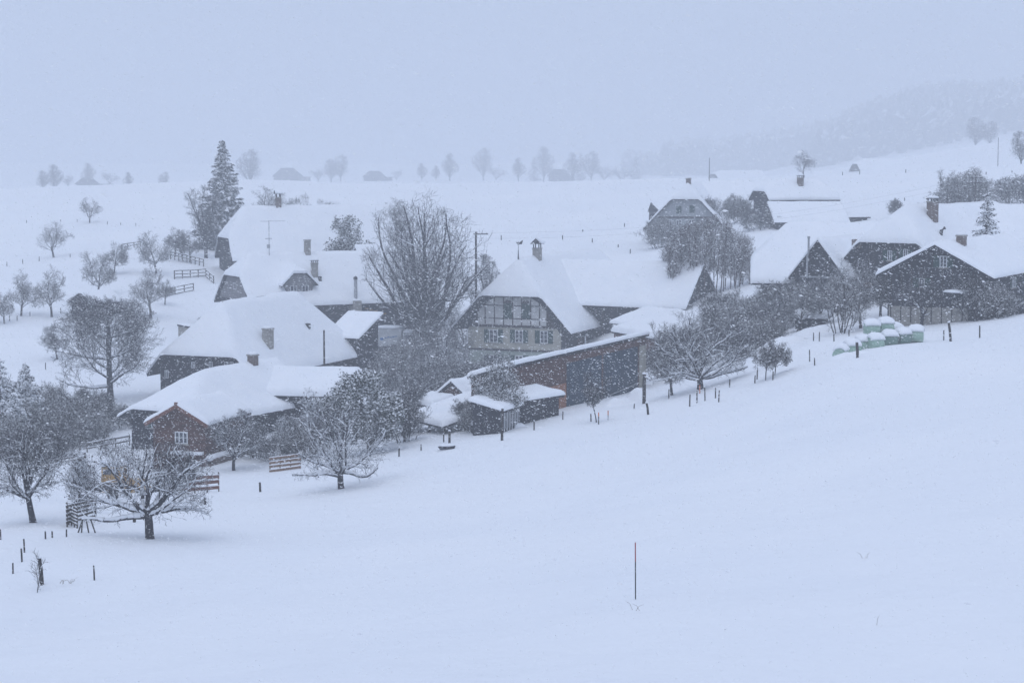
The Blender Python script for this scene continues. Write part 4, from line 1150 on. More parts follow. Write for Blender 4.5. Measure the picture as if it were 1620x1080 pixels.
t = apple(67, 3.3, 1.2, 1.0, .3, .5, r0=.05, lim=6, asc=.8); ms = t.build('young', 'bark_bare', 3, 0); ms['leaves'] = leaves('leaves', t.leaf_at[::2], .14, 'leafbrown', 1, .03, 4, .6)
put(ms, 'young_tree', 'bent young fruit tree with dead leaves and a guy line', 'tree', B(1225, 592))
put(apple(68, 7.0, 4.6, 1.1, .0, 1.1, r0=.28, lim=7, asc=.95, low=.4, limbs=((1, -.2, .35, 4.6, .5), (-.9, -.2, .55, 4.6, .6), (-1, .1, .15, 3.8, .45), (.6, -.4, .8, 4, .5))).build('apple', 'bark_bare', 3, 2, 1.5), 'apple_tree', 'broad snow-plastered apple tree beside the end of the machine shed', 'tree', B(1108, 613))
put(apple(69, 5.2, 1.9, 1.6, -.9, 1.0, r0=.13, lim=5).build('apple', 'bark', 3, 2), 'plum_tree', 'thin leaning tree left of the broad apple tree', 'tree', B(1064, 622))
t = apple(70, 8.3, 2.7, 2.2, .0, 1.2, r0=.18, lim=8, asc=1.1, low=.6); ms = t.build('apple', 'bark_white', 3, 2, 1.2); ms['leaves'] = leaves('leaves', t.leaf_at[::2], .16, 'leaf', 1, .1, 8)
put(ms, 'pear_tree', 'tall drooping snow-caked tree standing before the greenhouse', 'tree', GD(784, 164))
# foreground sapling with its stake, and dry grass
put(bush(71, 2.0, .5, 1, .0, .8, .1).build('sapling', 'bark_bare', 3, 0), 'sapling', 'bare knee-high sapling tied to a short slanting stake', 'sapling', B(52, 931))

# ------------------------------------------------------------------ village trees
put(oak(80, 12.0, 6.5, 3, .4, 1.3).build('oak', 'bark_bare', 3, 2, .8), 'oak_tree', 'broad bare tree with arching limbs standing alone on the village lawn', 'tree', B(175, 636))
put(linden(81, 22.0, 9.0, 4.0, 17, .62, .55, r0=.78, fine=1.35, low=.22).build('linden', 'bark_bare', 3, 2, .6), 'linden_tree', 'huge domed bare linden towering over the farmhouse yard', 'tree', GD(679, 265))
put(linden(811, 9.5, 3.0, 2.0, 7, 1.0, .5, fine=1.0, droop=.11).build('weeping', 'bark_bare', 3, 1, .6), 'weeping_birch', 'weeping birch hanging thin twigs beside the power pole', 'tree', GD(766, 290))
put(conifer(82, 19.2, 5.6, .62, 1.35, .35, .05, .9), 'spruce_tree', 'tall ragged snow-flecked spruce above the rear barn gable', 'tree', GD(354, 352))
put(linden(83, 14.5, 3.4, 2.0, 8, 1.0, .32, droop=.06).build('birch', 'bark_bare', 3, 1, .6), 'birch_tree', 'slender grey birch clump leaning against the tall spruce', 'tree', GD(326, 340))
def pollards():
    t = Tree(84); t.rmin = .02; t.lump = .3; t.off = 4; t.c = Vector((0, 0, 6.6)); t.R = Vector((6.8, 5.0, 6.2))
    t.spec = dict(seg=[.9, .6, .45, .3], taper=[.45, .4, .4, .5], wig=[.025, .1, .16, .2], trop=[.05, .06, .05, .03], n=[(17, 20), (7, 9), (3, 4), 0], ang=[.42, .6, .65, .5], len=[2.6, 1.1, .5, .2],
                  sh=[.3, .35, .3, 0], rr=[.5, .55, .6, .5], flat=[0] * 4, **{'from': [.24, .15, .1, 0]})
    for i in range(28):
        x = -6.2 + 12.4 * (i + t.rg.random()) / 28; y = t.rg.uniform(-2.5, 2.5); top = 12.4 * math.sqrt(max(.15, 1 - (x / 7.2) ** 2)) * t.rg.uniform(.85, 1.03)
        t.grow(Vector((x * .86, y * .8, -.4)), Vector((x * .02, y * .02, 1)), top, .085, 0)
    return t
put(pollards().build('hornbeam', 'twig_rust', 3, 0, 1.2, trunk_lv=0), 'hornbeam_hedge', 'tall domed hornbeam thicket of upright snow-streaked stems behind the barn wing', 'hedge', GD(1120, 269), 0, (1.0, 1.0, .86))
t = apple(85, 11.5, 4.1, 3.0, 0, .6, r0=.2, lim=8, asc=.8); ms = t.build('holly', 'bark_bare', 3, 0); ms['leaves'] = leaves('leaves', t.leaf_at, .34, 'leaf', 4, .2, 7)
put(ms, 'holly_tree', 'dark leafy evergreen crown peering over the dormer house ridge', 'tree', GD(556, 318))
put(conifer(86, 10.5, 2.6, .55, 1.0, .3, .1, .42), 'young_spruce', 'small spruce tip poking out behind the board house roof', 'tree', GD(1560, 208))
# orchard on the far left
frt = [lambda: apple(90, 7.4, 3.4, 1.9, 0, 1.1, r0=.17, lim=7).build('fruit', 'bark', 3, 1), lambda: apple(91, 6.6, 3.0, 1.9, -.5, 1.1, r0=.16, lim=6).build('fruit', 'bark_white', 3, 1),
       lambda: apple(92, 6.4, 3.3, 1.5, 0, .55, r0=.17, lim=6, asc=.85).build('fruit', 'bark_bare', 3, 1), lambda: apple(93, 5.2, 2.5, 1.6, .3, .9, r0=.14, lim=6).build('fruit', 'bark', 3, 1),
       lambda: linden(94, 9, 3.2, 1.8, 8, .9, .5, fine=.8).build('far', 'bark_bare', 3, 0),
       lambda: conifer(95, 9, 2.2, .5, .8, .3, .04, .5), lambda: apple(96, 9, 4.6, 1.2, 0, .6, r0=.2, lim=8, asc=.8, low=.4).build('far', 'bark_bare', 3, 0)]
def F(k): return proto(('f', k), frt[k])
for px, py, k, rz, sc, lab in (
    (239, 502, 1, 0.3, 1.12, 'snow-matted fruit tree in front of the hurdles, the lower of two'),
    (247, 432, 0, 1.2, .98, 'upright fruit tree above the snow-matted one by the rail fence'),
    (156, 468, 0, 2.6, 1.0, 'tall forked fruit tree rising beyond the little orchard shed'),
    (180, 434, 3, .5, 1.0, 'small fruit tree beside the start of the rail fence'),
    (33, 501, 1, 4.0, 1.0, 'snowy fruit tree between orchard stakes left of the leaning one'),
    (82, 502, 1, 0.0, 1.08, 'fruit tree leaning hard over beside the little orchard shed'),
    (7, 512, 3, 2.0, .85, 'scrubby little fruit tree at the outer edge of the orchard'),
    (85, 406, 2, .4, 1.02, 'lone open-crowned fruit tree on the slope by the field stakes'),
    (142, 353, 2, 2.2, .86, 'lone fruit tree high on the white field under the crest'),
    (277, 405, 3, 1.0, .95, 'first fruit tree of the short row along the rail fence'),
    (289, 411, 3, 2.4, .92, 'middle fruit tree of the short row along the rail fence'),
    (301, 413, 3, 4.4, .95, 'last fruit tree of the short row, nearest the birch clump'),
    (91, 567, 3, 3.0, .85, 'small crooked tree on the open lawn beside the broad bare tree'),
    (1272, 281, 2, 1.0, 1.02, 'lone bare tree standing on the crest above the stepped barn'),
    (261, 480, 3, 5.0, .7, 'low fruit tree crouching by the snowy hurdles')):
    p = B(px, py)
    put(F(k), 'fruit_tree', lab, 'tree', p, rz, sc)
# shrubs: shared meshes
shr = [lambda: bush(101, 3.2, 2.2, 16, 1.1).build('shrub', 'bark_white', 3, 0), lambda: bush(102, 2.6, 2.6, 16, 1.0, 1.0, .8).build('shrub', 'bark', 3, 0),
       lambda: bush(103, 3.6, 1.6, 12, 1.0).build('shrub', 'bark', 3, 0)]
def S(k): return proto(('s', k), shr[k])
sh = [(20, 186, 0, 1.25), (62, 188, 0, 1.2), (98, 190, 1, 1.25), (128, 192, 0, 1.2), (158, 194, 2, 1.1), (188, 196, 1, .9), (38, 178, 1, 1.1), (80, 180, 2, .95), (112, 184, 1, 1.0), (142, 187, 0, .9), (0, 181, 0, 1.1), (128, 206, 2, .8), (10, 196, 2, 1.5), (72, 200, 0, 1.3)]
for i, (px, D, k, sc) in enumerate(sh):
    put(S(k), 'shrub', 'snow-matted garden shrub in the thicket below the lone lawn tree', 'shrub', GD(px, D), i * 1.3, sc, 'garden thicket shrubs')
sh = [(208, 198, 1, .55), (222, 197, 0, .5), (236, 196, 1, .55), (248, 195, 0, .5), (196, 199, 0, .5)]
for i, (px, D, k, sc) in enumerate(sh):
    put(S(k), 'hedge_bush', 'clipped low hedge bush along the garden behind the cottage', 'hedge', GD(px, D), i * 2.1, sc, 'clipped garden hedge')
put(conifer(104, 8.0, 2.9, .5, 1.2, .3, .03, .34), 'conifer_tree', 'bushy snow-loaded conifer rising from the garden thicket', 'tree', GD(36, 188))
put(conifer(105, 8.6, 2.8, .5, 1.1, .3, .03, .34), 'conifer_tree', 'dark conifer cut by the picture edge next to the thicket', 'tree', GD(-4, 186))
put(conifer(106, 6.0, 2.4, .5, 1.2, .3, .03, .34), 'conifer_tree', 'squat rounded conifer leaning into the bushy one', 'tree', GD(18, 184))
put(S(2), 'shrub', 'small round bush beside the shingled left gable of the dormer house', 'shrub', GD(326, 268), .4, .8)
for i, (px, D, k, sc, lab) in enumerate((
    (722, 232, 1, 1.7, 'snow-bowed shrub drooping before the farmhouse left eave'), (690, 226, 0, 1.5, 'white-matted shrub heap in the farmhouse front garden'),
    (655, 222, 1, 1.5, 'spreading snowy shrub behind the small garden shed'), (758, 222, 0, 1.45, 'thick snowy shrub hiding the farmhouse ground floor'),
    (632, 240, 0, 1.3, 'snow-capped garden shrub beside the hipped farmhouse corner'), (612, 258, 1, 1.0, 'low snow-buried shrub under the truck'),
    (640, 262, 1, 1.0, 'low white shrub before the truck cab'), (668, 255, 0, 1.2, 'shrub below the big linden trunk'), (740, 205, 2, 1.2, 'twiggy bush behind the red garden shed roof'),
    (650, 185, 2, .9, 'thin bush of bare shoots beside the carport'), (625, 168, 0, .9, 'dense snowy bush between evergreen tree and carport'), (800, 240, 0, 1.3, 'shrub against the farmhouse wall behind the machine shed'),
    (757, 164, 0, .75, 'dense bush hiding the end wall of the machine shed'), (736, 166, 2, .7, 'thin bush behind the covered crate'), (436, 164, 1, .8, 'low snowy bush under the cottage eaves'), (480, 163, 0, .9, 'dense bush between cottage eaves and flat-topped apple tree'), (400, 166, 2, .9, 'bush beside the stone garden wall'),
    (640, 164, 2, 1.0, 'pale twiggy bush at the open carport end'))):
    put(S(k), 'shrub', lab, 'shrub', GD(px, D), i * 1.9, sc)
for i, (px, D, k, sc, lab) in enumerate((
    (1152, 212, 0, 1.6, 'big tangled shrub between broad apple tree and shed roof'), (1196, 206, 1, 1.5, 'spreading shrub beneath the sharp dark gable'), (1230, 214, 0, 1.5, 'shrub mass beside the long cottage wall'),
    (1172, 190, 1, 1.2, 'snowy shrub on the bank beside the young fruit trees'), (1258, 220, 2, 1.3, 'tall twiggy shrub before the stovepipe gable'), (1140, 226, 2, 1.5, 'shrub at the right end of the barn wing'),
    (1215, 196, 0, .9, 'low snowed shrub above the bank of drifts'), (1085, 200, 0, 1.5, 'shrub crowding behind the broad apple tree'), (1045, 208, 1, 1.2, 'shrub at the corner of the machine shed'),
    (1275, 326, 1, .95, 'bare shrub growing on the lean-to roof edge of the stepped barn'), (1045, 343, 0, 1.5, 'rounded tree-like bush at the upper farmhouse corner'),
    (1120, 352, 2, 1.5, 'tall bush against the upper farmhouse right verge'), (1165, 340, 0, 1.4, 'bushes in front of the stepped barn gable'), (1205, 322, 1, 1.3, 'snow-white shrub beside the stepped barn lean-to'),
    (1525, 315, 0, 2.0, 'round leafless thicket around a power pole behind the roofs'), (1505, 318, 1, 1.5, 'left shoulder of the thicket behind the ridge wing'), (1608, 318, 1, 1.9, 'wide leafless thicket cut by the picture edge'), (1415, 320, 2, .8, 'tuft of twigs above the long cottage ridge'),
    (1548, 183, 2, 1.1, 'spiky bush beside the board house eave'), (1580, 182, 0, .9, 'shrub under the board house side window'))):
    put(S(k), 'shrub', lab, 'shrub', GD(px, D), i * 1.7 + .5, sc)
for px, py, k, rz, sc, lab in ((1362, 517, 1, .6, .95, 'thick-trunked fruit tree above the wrapped bales'), (1412, 512, 3, 2.5, 1.1, 'fruit tree between the bales and the board house'),
    (1457, 514, 2, 3.6, .85, 'forked white-crusted fruit tree in front of the board house'), (1500, 506, 3, 4.1, .9, 'fruit tree before the board house stone base'), (1300, 512, 0, .2, .75, 'fruit tree before the sharp gable')):
    put(F(k), 'fruit_tree', lab, 'tree', B(px, py), rz, sc)
put(bush(110, 5.2, 2.2, 9, 1.1, 1.1, .55).build('hazel', 'bark_white', 3, 0, 1.1), 'hazel_bush', 'many-stemmed hazel with a fan of straight trunks above the bales', 'bush', B(1332, 526))
for px, D, k, sc, lab in ((415, 372, 2, 1.35, 'bare treetop showing over the rear barn ridge by its chimney'), (480, 374, 1, 1.5, 'wide bare treetop showing over the middle of the rear barn ridge'), (507, 376, 0, 1.3, 'second bare treetop behind the rear barn ridge'), (609, 352, 2, 1.45, 'dark evergreen tip beside the big linden crown')):
    p = GD(px, D); put(F(3 if k != 2 else 0), 'fruit_tree', lab, 'tree', p, px * .1, sc)


for px, D, k, rz, sc, lab in ((640, 236, 1, .3, 1.0, 'snow-caked garden tree between hipped farmhouse and truck'), (694, 240, 0, 1.9, 1.0, 'snow-caked garden tree under the big linden'),
    (733, 230, 1, 3.3, .95, 'low snow-caked tree touching the farmhouse left eave'), (768, 214, 0, 4.0, .9, 'snow-caked tree before the farmhouse ground floor windows'),
    (705, 258, 0, 2.2, 1.1, 'dark tree beside the big linden trunk'), (662, 256, 0, 5.2, 1.0, 'dark tree before the truck and the big linden trunk'), (738, 268, 0, .9, 1.1, 'dark tree behind the farmhouse left verge'),
    (668, 214, 3, 5.1, 1.1, 'small snowy tree behind the garden shed gable'), (600, 226, 1, 5.6, .85, 'snow-caked tree at the far corner of the hipped farmhouse'),
    (1172, 200, 1, 1.1, .95, 'snow-caked tree between the shrubs right of the broad apple tree'), (1228, 204, 0, 2.3, .8, 'bare tree among shrubs below the long cottage eave'), (1268, 204, 1, 4.4, .8, 'snow-caked tree beside the squat wood store'),
    (1395, 200, 0, 2.0, .85, 'tree pressed against the half-hipped house wall'), (1335, 204, 1, .8, .9, 'snow-caked tree before the half-hipped house')):
    put(F(k), 'garden_tree', lab, 'tree', GD(px, D), rz, sc)

# ------------------------------------------------------------------ far trees in the fog
for px, D, h, k, lab in ((397, 700, 13.5, 4, 'round foggy tree left of the far dark gable'), (88, 640, 9, 4, 'blurred tree clump on the left crest'), (142, 780, 9, 4, 'faint tree beside the far left farmhouse'),
    (70, 660, 7, 4, 'low faint tree at the left crest'), (525, 860, 10, 4, 'foggy tree right of the far dark gable'), (540, 900, 12, 4, 'second foggy tree right of the far dark gable'),
    (712, 880, 12, 4, 'upright foggy tree in the middle of the crest'), (690, 900, 7, 4, 'small foggy tree next to the upright one'), (668, 900, 8, 4, 'small round foggy tree at mid crest'),
    (765, 980, 16, 4, 'broad foggy tree crown over a far white roof'), (820, 860, 10, 4, 'dense foggy tree left of the far house among trees'), (860, 980, 17, 4, 'tall foggy tree behind the far house'),
    (905, 900, 13, 4, 'bulky foggy tree right of the far house'), (935, 920, 14, 4, 'foggy tree toward the wooded hill foot'), (205, 700, 6, 4, 'faint low tree on the crest'), (262, 700, 6, 4, 'faint scrub tree on the crest'), (1540, 700, 11, 4, 'pale tree pair on the distant white slope'), (1562, 705, 9, 4, 'pale small tree on the distant white slope'), (1612, 520, 9, 4, 'half-visible tree at the edge of the far slope'),
    (845, 1000, 13, 5, 'foggy pointed fir beside the tall tree behind the far house'), (918, 960, 14, 5, 'foggy pointed fir rising from the bulky tree'), (955, 940, 11, 6, 'broad low foggy tree near the wood edge'), (982, 980, 10, 6, 'foggy round tree touching the wood edge'), (785, 960, 9, 6, 'foggy scrubby tree right of the broad crown'), (875, 900, 9, 6, 'foggy scrub in front of the far house'), (505, 900, 8, 6, 'foggy scrub beside the far dark gable'), (628, 1000, 7, 6, 'foggy scrub right of the long low roof'), (110, 760, 6, 6, 'foggy scrub on the left crest'), (175, 800, 7, 6, 'foggy scrub right of the far left farmhouse'), (1006, 900, 12, 5, 'foggy fir at the edge of the wooded hill')):
    q = 1.65 if D > 600 else 1.0; p = GD(px, D * q); h *= q; put(F(k), 'far_tree', lab, 'tree', p, px * .7, (h / 9 * 1.15, h / 9 * 1.15, h / 9))
# wood on the far hill: one mass
def far_wood():
    rs = np.random.RandomState(5); V = []; Fq = []
    n = 1500
    for i in range(n):
        px = 985 + (1760 - 985) * rs.random(); D = rs.uniform(1950, 2750) if px > 1290 else rs.uniform(2300, 2750)
        p = GD(px, D)
        lo = 30 if px > 1250 else 0
        h = rs.uniform(24, 40) * (1.0 if px > 1050 else .6); r = h * rs.uniform(.13, .24); o = len(V)
        rings = [(0, .55), (.12, 1), (.3, .8), (.34, .95), (.55, .6), (.58, .72), (.8, .32), (1.0, .02)] if rs.random() < .6 else [(0, .2), (.25, .7), (.45, 1.1), (.65, 1.15), (.85, .8), (.97, .3), (1, .05)]
        k = 7; a0 = rs.random() * 6
        for f, q in rings:
            for j in range(k):
                t = a0 + 6.283 * j / k; rr = r * q * rs.uniform(.7, 1.3)
                V.append((p.x + rr * math.cos(t), p.y + rr * math.sin(t), p.z + h * f * (1 if f in (0, 1) else rs.uniform(.95, 1.05))))
        for a in range(len(rings) - 1):
            for j in range(k): Fq.append((o + a*k + j, o + a*k + (j+1) % k, o + (a+1)*k + (j+1) % k, o + (a+1)*k + j))
    o = link('far_wood', np_mesh('far_wood', np.array(V), np.array(Fq), M['forest']))
    o['label'] = 'dim wooded hillside fading into the falling snow'; o['category'] = 'wood'; kind(o, 'stuff')
far_wood()
# ------------------------------------------------------------------ fence stakes and poles
def stake(px, yb, yt, r, label, group=None, lean=0.0, mat='post', cap=True, name='fence_stake', cat='stake', D=None):
    g = G(px, yb) if D is None else GD(px, D)
    h = max(.35, (yb - yt) * g.y / F_PX)
    root = thing(name, label, cat, g, RNG.uniform(0, 3), group)
    lx = lean * h
    rz = -root.rotation_euler.z
    dx, dy = lx * math.cos(rz), lx * math.sin(rz)
    n = 7; rr = r * RNG.uniform(.9, 1.1)
    MB().tube([(0, 0, -.5), (dx * .5, dy * .5, h * .5), (dx, dy, h)], [rr * 1.05, rr, rr * .92], n).build('shaft', M[mat], root, False)
    if cap:
        d = dome(dx, dy, h - .005, rr * 1.0, rr * 1.0, rr * 1.1, 8); d.build('snow_cap', M['snow'], root, True)
    return root
LB = 'slim dark stake of the wire fence crossing the front orchard'
for px, yb, yt in ((1, 855, 836), (72, 854, 839), (83, 852, 839), (105, 851, 836), (39, 874, 851), (35, 889, 866), (20.5, 907, 889), (149.5, 914, 893)):
    stake(px, yb, yt, .045, LB, 'front orchard fence stakes', RNG.uniform(-.05, .05))
stake(67, 921, 881, .11, 'thick leaning fence post beside the knee-high sapling', None, -.10, name='fence_post', cat='post')
stake(212.5, 825, 809, .10, 'stout short post left of the wide apple tree trunk', None, .03, name='fence_post', cat='post')
stake(227, 822, 812, .03, 'thin rod beside the wide apple tree trunk', None, .0)
stake(324.5, 800, 785, .09, 'stout short post under the red hurdle', None, .0, name='fence_post', cat='post')
stake(412, 778, 762, .08, 'fence post on open snow left of the flat-topped apple tree', None, -.05, name='fence_post', cat='post')
stake(504, 753, 738, .06, 'leaning post behind the flat-topped apple tree trunk', None, -.15, name='fence_post', cat='post')
LB = 'thin stake of the fence running past carport and machine shed'
for px, yb, yt in ((631, 720, 708), (666, 711, 702), (702, 697, 686), (845, 678, 665), (890, 663, 650), (935, 664, 654), (1003, 648, 638), (1058, 629, 615)):
    stake(px, yb, yt, .055, LB, 'yard fence stakes', RNG.uniform(-.06, .06))
stake(711, 699, 681, .10, 'snow-capped post at the carport corner', None, .0, name='fence_post', cat='post')
stake(794, 694, 645, .10, 'tall snow-capped post before the greenhouse', None, .02, name='fence_post', cat='post')
stake(1026, 652, 637, .10, 'leaning capped post in front of the machine shed corner', None, -.22, name='fence_post', cat='post')
stake(1019, 637, 591, .17, 'very thick snow-capped gatepost at the machine shed corner', None, .0, name='gate_post', cat='post')
LB = 'thin stake of the fence under the broad apple tree'
for px, yb, yt in ((1091, 640, 623), (1102.6, 635, 617), (1115.5, 632, 612), (1132, 628, 613), (1137, 632, 617), (1154, 611, 599), (1194, 606, 593), (1197.5, 598, 583), (1222.6, 600, 587)):
    stake(px, yb, yt, .055, LB, 'apple tree fence stakes', RNG.uniform(-.06, .06))
LB = 'thin stake around the snowy bank below the wrapped bales'
for px, yb, yt in ((1289, 577, 566), (1281, 570, 553), (1287, 538, 526), (1296, 540, 525), (1319.5, 540, 528), (1261, 526, 521), (1342.6, 532, 521)):
    stake(px, yb, yt, .05, LB, 'bank fence stakes', RNG.uniform(-.08, .08))
stake(1357, 566, 541, .12, 'thick snow-capped post in front of the wrapped bales', None, -.08, name='fence_post', cat='post')
stake(1504.6, 536, 510, .12, 'thick leaning snow-capped post right of the wrapped bales', None, -.16, name='fence_post', cat='post')
stake(1493, 534, 522, .05, 'thin stake beside the thick post right of the bales')
stake(1550, 531, 515, .06, 'lone stake on the field crest before the board house', None, -.03)
LB = 'tiny far stake of a field fence on the slope above the orchard'
for px, yb, yt in ((11, 421, 414), (36, 417, 410), (62, 413, 406), (111, 407, 401), (42, 353, 348), (96, 352, 347), (122, 352, 347), (170, 355, 350), (191, 356, 351), (215, 358, 353)):
    stake(px, yb, yt, .06, LB, 'upper field fence stakes', 0, cap=False)
LB = 'short stake between the fruit trees of the lower orchard'
for px, yb, yt in ((15, 508, 499), (27, 508, 499), (47.5, 501, 493), (96.5, 496, 487), (72, 583, 573), (116, 686, 678), (95, 720, 711), (144, 707, 697)):
    stake(px, yb, yt, .06, LB, 'lower orchard stakes', RNG.uniform(-.05, .05))
LB = 'small stake dotted over the white field behind the farmhouse'
for px, yb, yt in ((793, 380, 372), (890, 378, 372), (922, 367, 363), (937, 385, 377), (978, 391, 386), (997, 401, 394), (1431, 318, 313), (988, 358, 353), (1333, 276, 271), (1360, 275, 270), (1433, 274, 268), (1528, 276, 272), (1560, 277, 272), (1601, 274, 270)):
    stake(px, yb, yt, .09, LB, 'back field stakes', 0, cap=False)
def striped(px, yb, yt, label, c1, c2, r, f=.5, lean=0.0):
    g = G(px, yb); h = (yb - yt) * g.y / F_PX
    root = thing('marker_pole', label, 'marker pole', g)
    MB().tube([(0, 0, -.3), (lean * h * (1 - f), 0, h * (1 - f))], r, 8).build('lower_shaft', M[c2], root)
    MB().tube([(lean * h * (1 - f), 0, h * (1 - f) + .001), (lean * h, 0, h)], r * .98, 8).build('painted_tip', M[c1], root)
striped(1005.5, 941, 855, 'tall slim snow pole with dull red top on the open field', 'red_paint', 'black_paint', .022, .36, -.01)
striped(947, 668, 652, 'orange-topped marker stake beside the staked young tree', 'orange_paint', 'post', .045, .4)
striped(962, 661, 649, 'orange marker stake right of the staked young tree', 'orange_paint', 'metal', .045, .6)
striped(1107, 620, 609, 'orange marker stake at the foot of the broad apple tree', 'orange_paint', 'orange_paint', .045, .5)
def utility_pole(px, yb, yt, D, r, label, arms=1):
    z1 = P(px, yt, D).z; g = GD(px, D); h = z1 - g.z
    root = thing('utility_pole', label, 'utility pole', g)
    MB().tube([(0, 0, -.5), (0, 0, h)], [r, r * .7], 8).build('shaft', M['post'], root)
    for a in range(arms):
        z = h - .35 - a * .8
        MB().box(-1.0 if arms > 1 else -.3, 1.7 if arms == 1 else 1.0, -.18, -.08, z, z + .14).build('cross_arm', M['timber'], root)
        for x in ((-.8, -.3, .3, .8) if arms > 1 else (.2, .9, 1.5)):
            MB().tube([(x, -.13, z + .141), (x, -.13, z + .36)], .06, 6).build('insulator', M['frame'], root)
    return root, Vector((g.x, g.y, z1))
_, w0 = utility_pole(753, 480, 367, 276, .2, 'tall dark power pole with a cross-arm beside the big linden')
_, w1 = utility_pole(1541, 325, 278, 305, .17, 'power pole with two cross-arms in the leafless thicket', 2)
utility_pole(511.5, 575, 522, 196, .12, 'plain dark pole between cottage and hipped farmhouse', 0)
utility_pole(1121, 285, 250, 438, .09, 'thin mast behind the upper farmhouse roof', 0)
utility_pole(1575.5, 252, 218, 560, .12, 'lone pole on the far white slope', 0)
for dz, nm in ((-.1, 'upper'), (-.9, 'lower')):
    pts = []
    for i in range(17):
        t = i / 16; p = (w0 + Vector((1.0, 0, dz))).lerp(w1 + Vector((0, 0, dz)), t); p.z -= 4 * 2.2 * t * (1 - t); pts.append(p)
    tag(MB().tube(pts, .006, 4).build('power_line', M['dark_metal']), f'{nm} overhead wire sagging between the two power poles', 'wire')

# ------------------------------------------------------------------ rail fences and board hurdles
def rail_fence(pts, zr, label, n_post, r=.07, name='rail_fence', mat='rail', hgt=1.1, rails=2):
    g = [G(*p) for p in pts]; o = g[0].copy()
    root = thing(name, label, 'fence', o)
    tot = []
    for i in range(len(g) - 1): tot.append((g[i + 1] - g[i]).length)
    L = sum(tot)
    def at(s_):
        for i, t in enumerate(tot):
            if s_ <= t or i == len(tot) - 1:
                q = g[i].lerp(g[i + 1], min(1, s_ / t)); q.z = gz(q.x, q.y); return q - o
            s_ -= t
    ps = [at(L * i / (n_post - 1)) for i in range(n_post)]
    for p in ps: MB().tube([p + Vector((0, 0, -.4)), p + Vector((0, 0, hgt))], r, 6).build('post', M[mat], root)
    for i in range(n_post - 1):
        for k in range(rails):
            z = hgt * (.92 - .42 * k) + RNG.uniform(-.03, .03)
            a, b = ps[i] + Vector((0, -.08, z)), ps[i + 1] + Vector((0, -.08, z + RNG.uniform(-.03, .03)))
            rl = MB().beam(a, b, .07, .12).build('rail', M[mat], root)
            MB().beam(a + Vector((0, 0, .09)), b + Vector((0, 0, .09)), .09, .06).build('rail_snow', M['snow'], rl)
    return root
rail_fence([(138, 718), (205, 706)], 0, 'two-rail garden fence beside the gabled porch', 4, .06)
rail_fence([(75, 736), (110, 733), (135, 724)], 0, 'low snowed-over rail running down from the garden fence', 5, .05, hgt=.5, rails=1)
rail_fence([(270, 408), (322, 420)], 0, 'rail fence along the short row of fruit trees', 9, .08)
rail_fence([(192, 396), (222, 391)], 0, 'rail fence leading up from the small fruit tree', 4, .08)
rail_fence([(276, 440), (326, 437)], 0, 'heavy rail gate fence below the row of fruit trees', 5, .1, rails=3, hgt=1.25)
rail_fence([(262, 469), (306, 460)], 0, 'snow-laden rail hurdle beside the snow-matted fruit tree', 4, .09, rails=3, hgt=1.2)
rail_fence([(326, 438), (338, 448)], 0, 'short rail return at the rear barn corner', 3, .09, rails=3, hgt=1.2)
def hurdle(x0, y0, x1, y1, yt, n, mat, label, h_board=.2, gap=.12, skew=0.0):
    a, b = G(x0, y0), G(x1, y1); o = a.copy()
    root = thing('board_hurdle', label, 'hurdle', o)
    H = (y0 - yt) * a.y / F_PX
    d = b - a
    for t in (0.02, .34, .67, .98): 
        p = d * t; MB().box(p.x - .045, p.x + .045, p.y + .03, p.y + .11, p.z - .4, p.z + H + .12).build('post', M['rail'], root)
    for i in range(n):
        z = H * (i + .55) / n
        j = RNG.uniform(-.03, .03)
        p0, p1 = Vector((0, 0, z + j)), d + Vector((0, 0, z - j + skew))
        bd = MB().beam(p0, p1, .035, H / n * .62).build('board', M[mat], root)
        MB().beam(p0 + Vector((0, 0, H / n * .34)), p1 + Vector((0, 0, H / n * .34)), .06, .05).build('board_snow', M['snow'], bd)
    return root
hurdle(288, 780, 347, 775, 753, 3, 'rail_red', 'red-brown board hurdle with three rails near the orchard posts')
hurdle(426, 748, 476, 742, 722, 4, 'rail_tan', 'tan board hurdle standing beside the flat-topped apple tree')
hurdle(105, 830, 152, 818, 797, 5, 'rail', 'grey slatted hay rack hurdle between the two orchard trees')
hurdle(108, 826, 122, 832, 800, 5, 'rail', 'grey slatted end panel of the hay rack')
def trestle():
    g = G(126, 843); root = thing('trestle', 'crossed trestle legs in front of the grey hay rack', 'trestle', g)
    for dx, lx in ((-.15, .35), (.55, -.2), (.95, -.35), (.1, .05)):
        MB().tube([(dx, 0, -.15), (dx + lx, .1, .85)], .045, 6).build('leg', M['post'], root)
trestle()
# garden wall below the cottage
def garden_wall():
    a, b = G(330, 738), G(462, 697); root = thing('garden_wall', 'low dark stone garden wall capped with snow below the cottage', 'wall', a)
    d = b - a; L = d.length; n = int(L / .75)
    for row in range(2):
        for i in range(n):
            t0 = (i + (.5 if row else 0)) / n; t1 = min(1.0, t0 + .97 / n)
            p, q = d * t0, d * t1; hh = .34
            MB().beam(p + Vector((0, RNG.uniform(-.03, .03), -.1 + row * .36 + hh / 2)), q + Vector((0, RNG.uniform(-.03, .03), -.1 + row * .36 + hh / 2)), .42, hh).build('stone', M['brick'], root)
    MB().tube([d * (i / 12) + Vector((0, .05, .68 + .03 * math.sin(i * 2.1))) for i in range(13)], .27, 8).build('wall_snow', M['snow'], root, True)
garden_wall()

